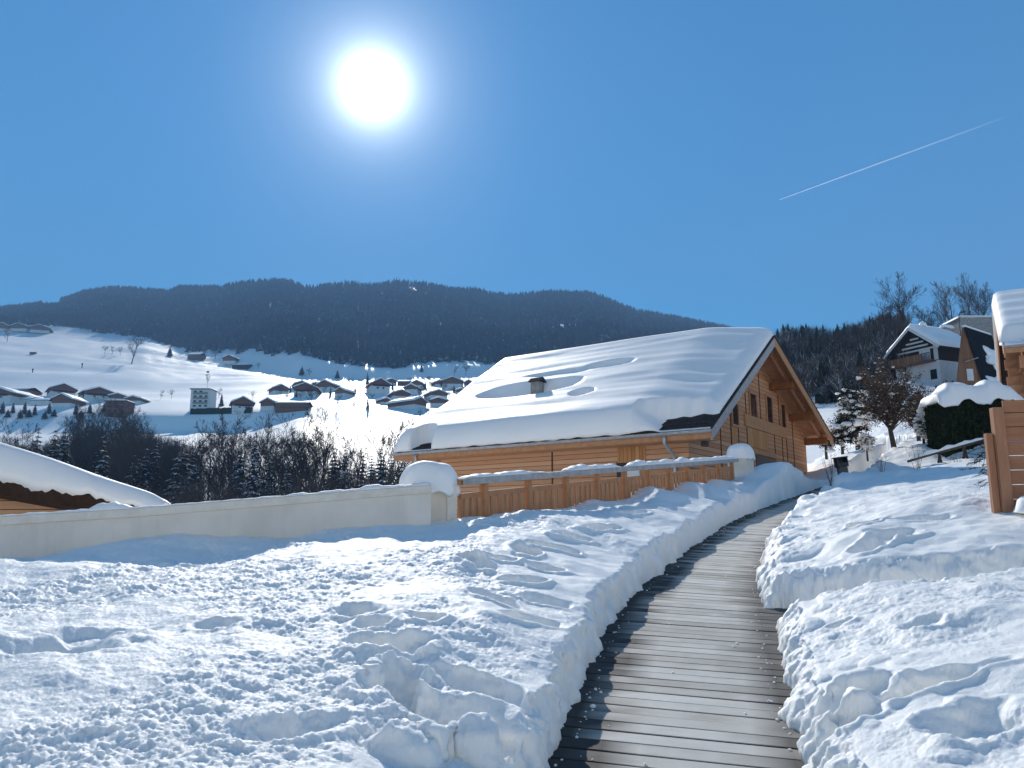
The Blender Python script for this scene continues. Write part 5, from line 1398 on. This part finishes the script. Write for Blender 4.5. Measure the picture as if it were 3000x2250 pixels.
# dry stalks poking out of the snow
for (px, py, Y, h, lab) in ((2690, 1352, 24, .55, 'flat-topped dry stalk left of the log rail'), (2585, 1368, 24, .40, 'little dry stalks by the garden tree foot'), (2810, 1362, 23, .33, 'dry stalks under the log rail, farther right'), (2432, 1400, 25, .75, 'thin dry twigs left of the litter bin'), (2890, 1330, 19, .5, 'dry twigs beside the plank fence top')):
    p = P(px, py, Y); o = empty('dry_stalk', p); tag(o, lab, 'dry plant')
    mb = MB(); rnd = random.Random(px)
    for i in range(7):
        a = Vector((rnd.gauss(0, .05), rnd.gauss(0, .05), -.3)); e = Vector((rnd.gauss(0, .14), rnd.gauss(0, .1), h * rnd.uniform(.6, 1.05)))
        mb.tube([a, a.lerp(e, .6) + Vector((rnd.gauss(0, .02), 0, 0)), e], [.009, .006, .003], 3, cap=False)
        for k in range(4):
            s_ = a.lerp(e, rnd.uniform(.65, 1)); mb.tube([s_, s_ + Vector((rnd.gauss(0, .09), rnd.gauss(0, .06), rnd.uniform(.0, .05)))], [.004, .002], 3, cap=False)
    mb.build('stems', M['pale_twig'], o)

# trees on the rise behind the hillside house, and on the slope below
TR = [(2622, 1012, 850, 128, 0, 1.05, 'tall bare forked tree left of the hillside house, tallest against the sky'), (2650, 1010, 880, 132, 1, .9, 'bare tree just right of the tallest one against the sky'), (2590, 1015, 925, 126, 3, .8, 'shorter bare tree left of the tallest one against the sky'), (2700, 985, 905, 150, 3, 1.1, 'bushy bare tree rising behind the snow roof of the hillside house'), (2735, 985, 905, 150, 1, 1.0, 'bushy bare tree behind the small snow-hatted chimney'),
      (2790, 965, 850, 150, 2, 1.0, 'slim bare tree above the stone chimney'), (2770, 965, 880, 152, 0, .8, 'low bare tree left of the stone chimney'), (2838, 950, 836, 155, 0, .6, 'dark tufted bare tree over the flat-roofed house, first of the row'), (2858, 950, 850, 155, 2, .7, 'bare tree over the flat-roofed house, second of the row'), (2880, 950, 838, 158, 1, .7, 'bare tree over the flat-roofed house, third of the row'), (2898, 950, 842, 160, 3, .6, 'bare tree over the flat-roofed house, nearest the right-hand chalet roof'),
      (2492, 1090, 952, 135, 1, 1.1, 'wide bare tree rising above the dark wooded slope'), (2452, 1090, 972, 140, 3, 1.0, 'bare tree left of the wide one above the dark slope'), (2545, 1110, 1005, 125, 0, 1.0, 'bare tree between the dark slope and the hillside house'), (2385, 1100, 985, 150, 1, 1.0, 'bare tree just behind the peak of the large chalet')]
for (px, pb, pt, Y, k_, wx, lab) in TR:
    b, h = base_for(px, pt, Y)
    tree(BARE[k_], 'bare_tree', b, h, 14.5, lab, 'bare tree', None, wx)
for (px, pt, Y, wx, lab) in ((2508, 1075, 95, 1.2, 'snowy dark spruce on the slope left of the garden tree'), (2470, 1110, 92, 1.1, 'shorter snowy spruce left of the snowy dark spruce'), (2545, 1060, 100, 1.2, 'snowy spruce directly behind the garden tree crown'), (2425, 1120, 95, 1.2, 'snowy spruce next to the large chalet right eave'), (2580, 1050, 96, 1.2, 'dark spruce between garden tree crown and hillside balcony')):
    b, h = base_for(px, pt, Y)
    tree(CONI[(px // 7) % 4], 'spruce_tree', b, h, 20, lab, 'spruce', None, wx)

# ------------------------------------------------------------------ hillside houses
HY = 104.0
hc = P(2758, 1118, HY)
hh = empty('hillside_house', hc); tag(hh, 'white and dark timber hillside house with balcony and smooth snow roof', 'house')
def L(px, py, Y=HY): return P(px + 42, py - 2, Y) - hc
e1 = Vector((math.sin(R(66)), math.cos(R(66)), 0)); e2 = Vector((-math.sin(R(27)), math.cos(R(27)), 0))   # eave side, gable side
zt, zm, zlow = L(2716, 1012).z, L(2716, 1056).z, -6.0
sl_, gl = 6.2, 6.6
def slab(o, p, a, b, z0, z1, nm, m):
    p = Vector((p.x, p.y, 0)); return MB().hexa([p + Vector((0, 0, z0)), p + a + Vector((0, 0, z0)), p + a + b + Vector((0, 0, z0)), p + b + Vector((0, 0, z0))],
        [p + Vector((0, 0, z1)), p + a + Vector((0, 0, z1)), p + a + b + Vector((0, 0, z1)), p + b + Vector((0, 0, z1))]).build(nm, m, o)
Z0 = Vector((0, 0, 0))
slab(hh, Z0, e1 * sl_, e2 * gl, zlow, zm, 'lower_wall', M['white_wall'])
slab(hh, (e1 + e2) * .05, e1 * (sl_ - .1), e2 * (gl - .1), zm + .003, zt, 'upper_wall', M['dark_wood'])
apz = zt + 2.7; mid = e2 * (gl / 2)
MB().quad(e1 * .04 + Vector((0, 0, zt)) + e2 * .1, mid + e1 * .04 + Vector((0, 0, apz - .2)), e2 * (gl - .1) + e1 * .04 + Vector((0, 0, zt))).build('gable', M['dark_wood'], hh)
for i in range(4):
    f_ = .12 + .2 * i; a, b = e2 * (gl * f_ / 2 + .3), e2 * (gl * (1 - f_ / 2) - .3); z = zt - .5 + (apz - zt) * f_
    MB().beam(a + Vector((0, 0, z)) - e1 * .06, b + Vector((0, 0, z)) - e1 * .06, .1, .22).build('white_slat', M['white_wall'], hh)
ov = .9
for s_ in (0, 1):
    f0 = (e2 * -ov if s_ == 0 else e2 * (gl + ov)) - e1 * 1.0; zz = zt - .25 * ov - .35
    A, B = f0 + Vector((0, 0, zz)), mid - e1 * 1.0 + Vector((0, 0, apz))
    D = e1 * (sl_ + 2)
    q8 = [A, A + D, B + D, B]
    nup = Vector((0, 0, .22))
    MB().hexa(q8, [p + nup for p in q8]).build('roof_slope', M['tile'], hh)
    MB().beam(A - e1 * .04 + nup * .4, B - e1 * .04 + nup * .4, .07, .34).build('verge_trim', M['white_wall'], hh)
    def rs(u, v, A=A, B=B, D=D, s_=s_):
        p = A.lerp(B, u) + D * v + Vector((0, 0, .23))
        ed = min(1, u / .10) ** .5 * min(1, min(v, 1 - v) / .06) ** .5
        return p, p + Vector((0, 0, .02 + (.62 + .12 * nz(u * 3, v * 4, 5)) * ed))
    heap('roof_snow', rs, 26, 40, M['roof_snow'], hh)
# balcony and window on the gable and corner
ba = Z0 - e1 * 1.2; slab(hh, ba + e2 * .4, e1 * 1.15, e2 * 6.2, zm - .12, zm + .06, 'balcony_floor', M['brown_wood'])
slab(hh, ba + e2 * 1.6, e1 * .08, e2 * 5.0, zm + .063, zm + 1.0, 'balcony_front', M['gable_brown'])
rlm = MB()
for i in range(7): p = ba + e2 * (.42 + .18 * i); rlm.beam(p + Vector((0, 0, zm + .07)), p + Vector((0, 0, zm + .95)), .05, .05, up=(1, 0, 0))
rlm.beam(ba + e2 * .4 + Vector((0, 0, zm + .98)), ba + e2 * 1.6 + Vector((0, 0, zm + .98)), .07, .06); rlm.build('railing', M['dark_wood'], hh)
slab(hh, e2 * .5 - e1 * .05, e1 * .045, e2 * .9, zm - 2.4, zm - 1.1, 'window', M['glass'])
slab(hh, e2 * 1.2 - e1 * .01, e1 * .045, e2 * 1.6, zm + .1, zt - .05, 'balcony_door', M['white_wall'])
slab(hh, e2 * .1 - e1 * .01, e1 * .045, e2 * .6, zm + .1, zt + .2, 'pale_shutter', M['white_wall'])
cm_ = mid + e1 * 1.8; ch2 = slab(hh, cm_ - (e1 + e2) * .3, e1 * .6, e2 * .6, apz - .6, apz + .75, 'chimney', M['stone_wall'])
cc = Vector((cm_.x, cm_.y, apz + .76)); lump_heap('snow_hat', cc, .5, .5, .6, M['roof_snow'], ch2, 5)
cm_ = mid + e1 * 6.3; ch3 = slab(hh, cm_ - e1 * .9 - e2 * .5, e1 * 1.8, e2 * 1.0, apz - .6, apz + .9, 'chimney', M['stone_wall'])
cc = Vector((cm_.x, cm_.y, apz + .91)); lump_heap('snow_hat', cc, 1.0, .65, .5, M['roof_snow'], ch3, 6)
# steep-roofed house
SY = 97.0
sc_ = P(2844, 1128, SY)
sh = empty('steep_roof_house', sc_); tag(sh, 'brown steep-gabled house with dark roof and sliding snow patches', 'house')
def L2(px, py): return P(px, py, SY) - sc_
ap, bl_, br_ = L2(2826, 961), L2(2806, 1150), L2(2890, 1150)
tri = [ap, bl_, br_]
ext = Vector((5.5, 4.2, 0))
MB().hexa([bl_ + Vector((0, 0, -2)), br_ + Vector((0, 0, -2)), br_ + ext + Vector((0, 0, -2)), bl_ + ext + Vector((0, 0, -2))], [bl_, br_, br_ + ext, bl_ + ext]).build('base', M['white_wall'], sh)
n_ = MB(); n_.v = [tuple(v) for v in (bl_, br_, ap, bl_ + ext, br_ + ext, ap + ext)]; n_.f = [(0, 1, 2), (5, 4, 3), (0, 3, 4, 1), (1, 4, 5, 2), (2, 5, 3, 0)]
n_.build('gable', M['gable_brown'], sh)
rn = (br_ - ap).cross(ext).normalized(); rn = rn if rn.z > 0 else -rn
fr = -ext.normalized() * .25
MB().hexa([ap + fr, br_ + fr, br_ + ext, ap + ext], [p + rn * .25 for p in (ap + fr, br_ + fr, br_ + ext, ap + ext)]).build('roof_slope', M['black_tile'], sh)
ln = (bl_ - ap).cross(ext).normalized(); ln = ln if ln.x < 0 else -ln
MB().hexa([ap + fr, bl_ + fr, bl_ + ext, ap + ext], [p + ln * .2 for p in (ap + fr, bl_ + fr, bl_ + ext, ap + ext)]).build('roof_slope', M['gable_brown'], sh)
wnx = L2(2842, 1098); MB().box(wnx.x - .38, wnx.x + .38, wnx.y - .06, wnx.y - .003, wnx.z - .72, wnx.z + .72).build('window', M['white_wall'], sh)
MB().beam(L2(2822, 1062) + Vector((0, -.25, 0)), L2(2860, 1050) + Vector((0, -.25, 0)), .5, .12).build('canopy', M['stone_wall'], sh)
def patch(nm, u0, v0, su, sv, seed):
    def fn(u, v):
        a, b = 2 * u - 1, 2 * v - 1; k = max(abs(a), abs(b)); Lh = math.hypot(a, b)
        if Lh > 0: a, b = a * k / Lh, b * k / Lh
        r = math.hypot(a, b); g = 1 + .45 * nz(a * 1.7 + seed, b * 1.7, seed)
        p = ap.lerp(br_, min(.98, max(.02, u0 + a * su * g))) + ext * min(.98, max(.0, v0 + b * sv * g)) + rn * .255
        return p, p + rn * (.02 + .35 * math.sqrt(max(0, 1 - r * r)))
    heap(nm, fn, 18, 18, M['roof_snow'], sh)
patch('snow_patch', .42, .72, .17, .42, 3); patch('snow_patch', .82, .55, .12, .40, 8)
MB().beam(ap + fr + Vector((0, 0, .22)), ap + ext + Vector((0, 0, .22)), .35, .2).build('ridge_snow', M['roof_snow'], sh)
# flat roofed house above
fp = P(2862, 958, 128); fh = empty('flat_roof_house', fp); tag(fh, 'grey flat-roofed house edged with snow above the steep-gabled house', 'house')
k128 = 128 / 2400
MB().box(-48 * k128, 62 * k128, 0, 6, -3, 30 * k128).build('wall', M['stone_wall'], fh)
heap('roof_snow', lambda u, v: (Vector(((-52 + 118 * u) * k128, -.4 + 7 * v, 30 * k128 + .004)), Vector(((-52 + 118 * u) * k128, -.4 + 7 * v, 30 * k128 + .02 + .5 * dome(u, 8) * dome(v, 6)))), 20, 8, M['roof_snow'], fh)
ls = P(2811, 950, 125); lo_ = empty('street_lamp', ls); tag(lo_, 'thin street lamp beside the flat-roofed house', 'street lamp')
MB().tube([(0, 0, -3), (0, 0, 1.2), (.15, 0, 1.75), (.45, 0, 1.95)], .06, 6).build('pole', M['black'], lo_); MB().box(.3, 1.05, -.15, .15, 1.93, 2.08).build('lamp_head', M['black'], lo_, bevel=.04)

# ------------------------------------------------------------------ chalet at the right edge
T2 = R(60)
CY = 32.0
o2 = P(2944, 1012, CY)
c2 = empty('balcony_chalet', (o2.x, o2.y, 0), T2); tag(c2, 'orange wood and white chalet at the right edge with carved balcony and overhanging snow', 'chalet')
ez, az_ = o2.z, o2.z + 3.3
XR = 6.4                                      # ridge
def rz2(x): return ez + (az_ - ez) * (x / XR if x <= XR else 2 - x / XR)
for a, b in ((0, XR), (XR, 2 * XR)):
    MB().hexa([(a, -14, rz2(a) - .2), (b, -14, rz2(b) - .2), (b, 0, rz2(b) - .2), (a, 0, rz2(a) - .2)], [(a, -14, rz2(a)), (b, -14, rz2(b)), (b, 0, rz2(b)), (a, 0, rz2(a))]).build('roof_slope', M['tile'], c2)
    MB().hexa([(a, .002, rz2(a) - .5), (b, .002, rz2(b) - .5), (b, .06, rz2(b) - .5), (a, .06, rz2(a) - .5)], [(a, .002, rz2(a) + .02), (b, .002, rz2(b) + .02), (b, .06, rz2(b) + .02), (a, .06, rz2(a) + .02)]).build('bargeboard', M['larch'], c2)
MB().box(1.0, 2 * XR - 1, -13.2, -.9, 0, ez - .35).build('wall', M['white_wall'], c2)
MB().prism([(.9, ez - 3.6), (2 * XR - .9, ez - 3.6), (2 * XR - .9, rz2(.9) - .22), (XR, rz2(XR) - .22), (.9, rz2(.9) - .22)], (1, 0, 0), (0, 0, 1), (0, -.95, 0), (0, .35, 0)).build('gable_wall', M['larch_dark'], c2)
k = CY / 2400
def zpx(py): return P(2950, py, CY - .5).z
MB().box(.55, .98, -13.2, -.45, zpx(1074), zpx(1068)).build('balcony_floor', M['larch_dark'], c2)
bf = MB().box(.50, .56, -13.2, -.45, zpx(1068) + .003, zpx(1030)).build('balcony_front', M['larch'], c2)
cv = MB()
for i in range(40):
    y = -.7 - .3 * i
    cv.box(.485, .498, y - .07, y + .07, zpx(1050), zpx(1036)).box(.485, .498, y - .12, y - .09, zpx(1066), zpx(1052))
cv.build('carving', M['larch_pale'], bf)
MB().box(.9, .98, -13.2, -.9, zpx(1066), ez - .36).build('upper_wall', M['larch_dark'], c2)
MB().box(.80, .98, -13.2, -.9, zpx(1125), zpx(1106)).build('beam', M['larch_dark'], c2)
MB().box(-.02, .04, -14, 0, ez - .32, ez - .02).build('fascia', M['larch'], c2)
MB().tube([(-.07, -14, ez - .06), (-.07, .05, ez - .06)], .07, 8).build('gutter', M['zinc'], c2, smooth=True)
for y in (-1.2, -4.5):
    MB().box(.5, .7, y - .1, y + .1, zpx(1185), zpx(1075)).build('balcony_post', M['larch'], c2, bevel=.02)
# tall carved boards closing the gable balcony, seen edge-on
gb = MB()
for i in range(9):
    z0 = zpx(1165) + (zpx(905) - zpx(1165)) * i / 9; z1 = zpx(1165) + (zpx(905) - zpx(1165)) * (i + 1) / 9
    w_ = .04 * (i % 2)
    gb.box(1.2 + .22 * i, 1.32 + .22 * i + .1, -.58, .02 - w_ * 2, z0, z1 + .002)
gb.build('carved_board', M['larch'], c2)
def c2snow(u, v):
    x = XR * 2 * u; y = .12 - 14 * v
    T = .62 + .06 * nz(x * .9, y * .3, 41) + .035 * math.sin(x * 5 + nz(y * .2, 1, 2))
    dE = min(x, 2 * XR - x); dV = min(.12 - y, y + 13.88)
    e = math.sqrt(max(0, 1 - (1 - min(1, dE / .4)) ** 2.4)); w = math.sqrt(max(0, 1 - (1 - min(1, dV / .4)) ** 2.2))
    bare = sst(.9, .35, x) * sst(1.4, .7, -y + .4 * nz(x * 4, 1, 5) * .6)
    return Vector((x, y, rz2(x) + .004)), Vector((x, y + .06 * (v < .05), rz2(x) + .012 + T * e * w * (1 - bare)))
heap('roof_snow', c2snow, 120, 110, M['roof_snow'], c2)

# plank fence at the right edge
fa = P(2934, 1470, 9.0)
pf = empty('plank_fence', (fa.x, fa.y, fa.z), R(-10)); tag(pf, 'new larch plank fence rising from a snow heap at the right edge', 'fence')
zt_ = P(2908, 1200, 9.0).z - fa.z
pk = MB(); z = -.6
while z < zt_ - .02:
    pk.box(.12, 6.0, .0, .028, z, min(z + .150, zt_ + .10)); z += .158
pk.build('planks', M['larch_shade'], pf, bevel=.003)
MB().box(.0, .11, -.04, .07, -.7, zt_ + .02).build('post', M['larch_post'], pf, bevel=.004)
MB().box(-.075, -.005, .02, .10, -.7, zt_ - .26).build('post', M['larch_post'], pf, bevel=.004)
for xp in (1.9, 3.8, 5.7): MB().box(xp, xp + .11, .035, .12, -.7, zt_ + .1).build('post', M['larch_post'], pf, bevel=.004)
lump_heap('snow_heap', (.62, -.25, -.12), .62, .45, .24, M['snow'], pf, 9, 24)
sp2 = P(2892, 1345, 9.6); o = empty('fir_sprig', sp2); tag(o, 'green fir sprigs sticking out beside the plank fence post', 'shrub')
mb = MB(); rnd = random.Random(8)
for i in range(26):
    a = Vector((rnd.uniform(-.02, .12), rnd.uniform(0, .2), rnd.uniform(-.3, .16))); d = Vector((rnd.uniform(-.26, -.05), rnd.uniform(-.15, .1), rnd.uniform(-.10, .07)))
    mb.tube([a, a + d], [.004, .002], 3, cap=False)
    for k_ in range(26):
        p = a + d * rnd.uniform(.15, 1); e = p + d.normalized() * .02 + Vector((rnd.gauss(0, .018), rnd.gauss(0, .018), rnd.gauss(0, .018)))
        sd = (e - p).cross(Vector((0, 1, .3))).normalized() * .0025
        mb.quad(p - sd, p + sd, e)
mb.build('needles', M['needles'], o)

# ------------------------------------------------------------------ contrail high in the sky
ca, cb = P(2284, 585, 9000), P(3200, 250, 11500)
ctr = MB(); pts, rad = [], []
for i in range(60):
    t = i / 59; pts.append(ca.lerp(cb, t)); rad.append(3 + 17 * t ** .8 + 1.2 * nz(t * 40, 1, 3))
ctr.tube(pts, rad, 8)
mc = bpy.data.materials.new('contrail_ice'); mc.use_nodes = True
t_ = mc.node_tree; t_.nodes.clear()
out = t_.nodes.new('ShaderNodeOutputMaterial'); mx = t_.nodes.new('ShaderNodeMixShader'); tr_ = t_.nodes.new('ShaderNodeBsdfTransparent'); tl_ = t_.nodes.new('ShaderNodeBsdfTranslucent')
tl_.inputs['Color'].default_value = (1, 1, 1, 1)
lw = t_.nodes.new('ShaderNodeLayerWeight'); lw.inputs['Blend'].default_value = .4
mr = t_.nodes.new('ShaderNodeMapRange'); mr.inputs['From Min'].default_value = 0; mr.inputs['From Max'].default_value = 1; mr.inputs['To Min'].default_value = .42; mr.inputs['To Max'].default_value = 0.0
t_.links.new(lw.outputs['Facing'], mr.inputs['Value']); 
at_ = t_.nodes.new('ShaderNodeAttribute'); at_.attribute_name = 'fade'
ml = t_.nodes.new('ShaderNodeMath'); ml.operation = 'MULTIPLY'
t_.links.new(mr.outputs[0], ml.inputs[0]); t_.links.new(at_.outputs['Fac'], ml.inputs[1]); t_.links.new(ml.outputs[0], mx.inputs[0])
t_.links.new(tr_.outputs[0], mx.inputs[1]); t_.links.new(tl_.outputs[0], mx.inputs[2]); t_.links.new(mx.outputs[0], out.inputs['Surface'])
co_ = ctr.build('contrail', mc, None, True); tag(co_, 'thin white contrail slanting up the blue sky at right', 'contrail')
fd = co_.data.attributes.new('fade', 'FLOAT', 'POINT')
fv = np.array([max(0.0, 1.0 - 1.45 * (i // 8) / 59) for i in range(len(co_.data.vertices))], dtype=np.float32); fd.data.foreach_set('value', fv)

# ------------------------------------------------------------------ air between here and the far hill
hz2 = MB().box(-3600, 3600, -60, 2900, -330, 1000).build('haze', None)
mh = bpy.data.materials.new('haze_air'); mh.use_nodes = True
th = mh.node_tree; th.nodes.clear()
oh = th.nodes.new('ShaderNodeOutputMaterial'); pv = th.nodes.new('ShaderNodeVolumePrincipled')
pv.inputs['Color'].default_value = (0.36, 0.62, 1.0, 1); pv.inputs['Density'].default_value = 0.00038; pv.inputs['Anisotropy'].default_value = -0.1
th.links.new(pv.outputs[0], oh.inputs['Volume'])
hz2.data.materials.clear(); hz2.data.materials.append(mh)
kind(hz2, 'stuff')
S.cycles.volume_bounces = 0
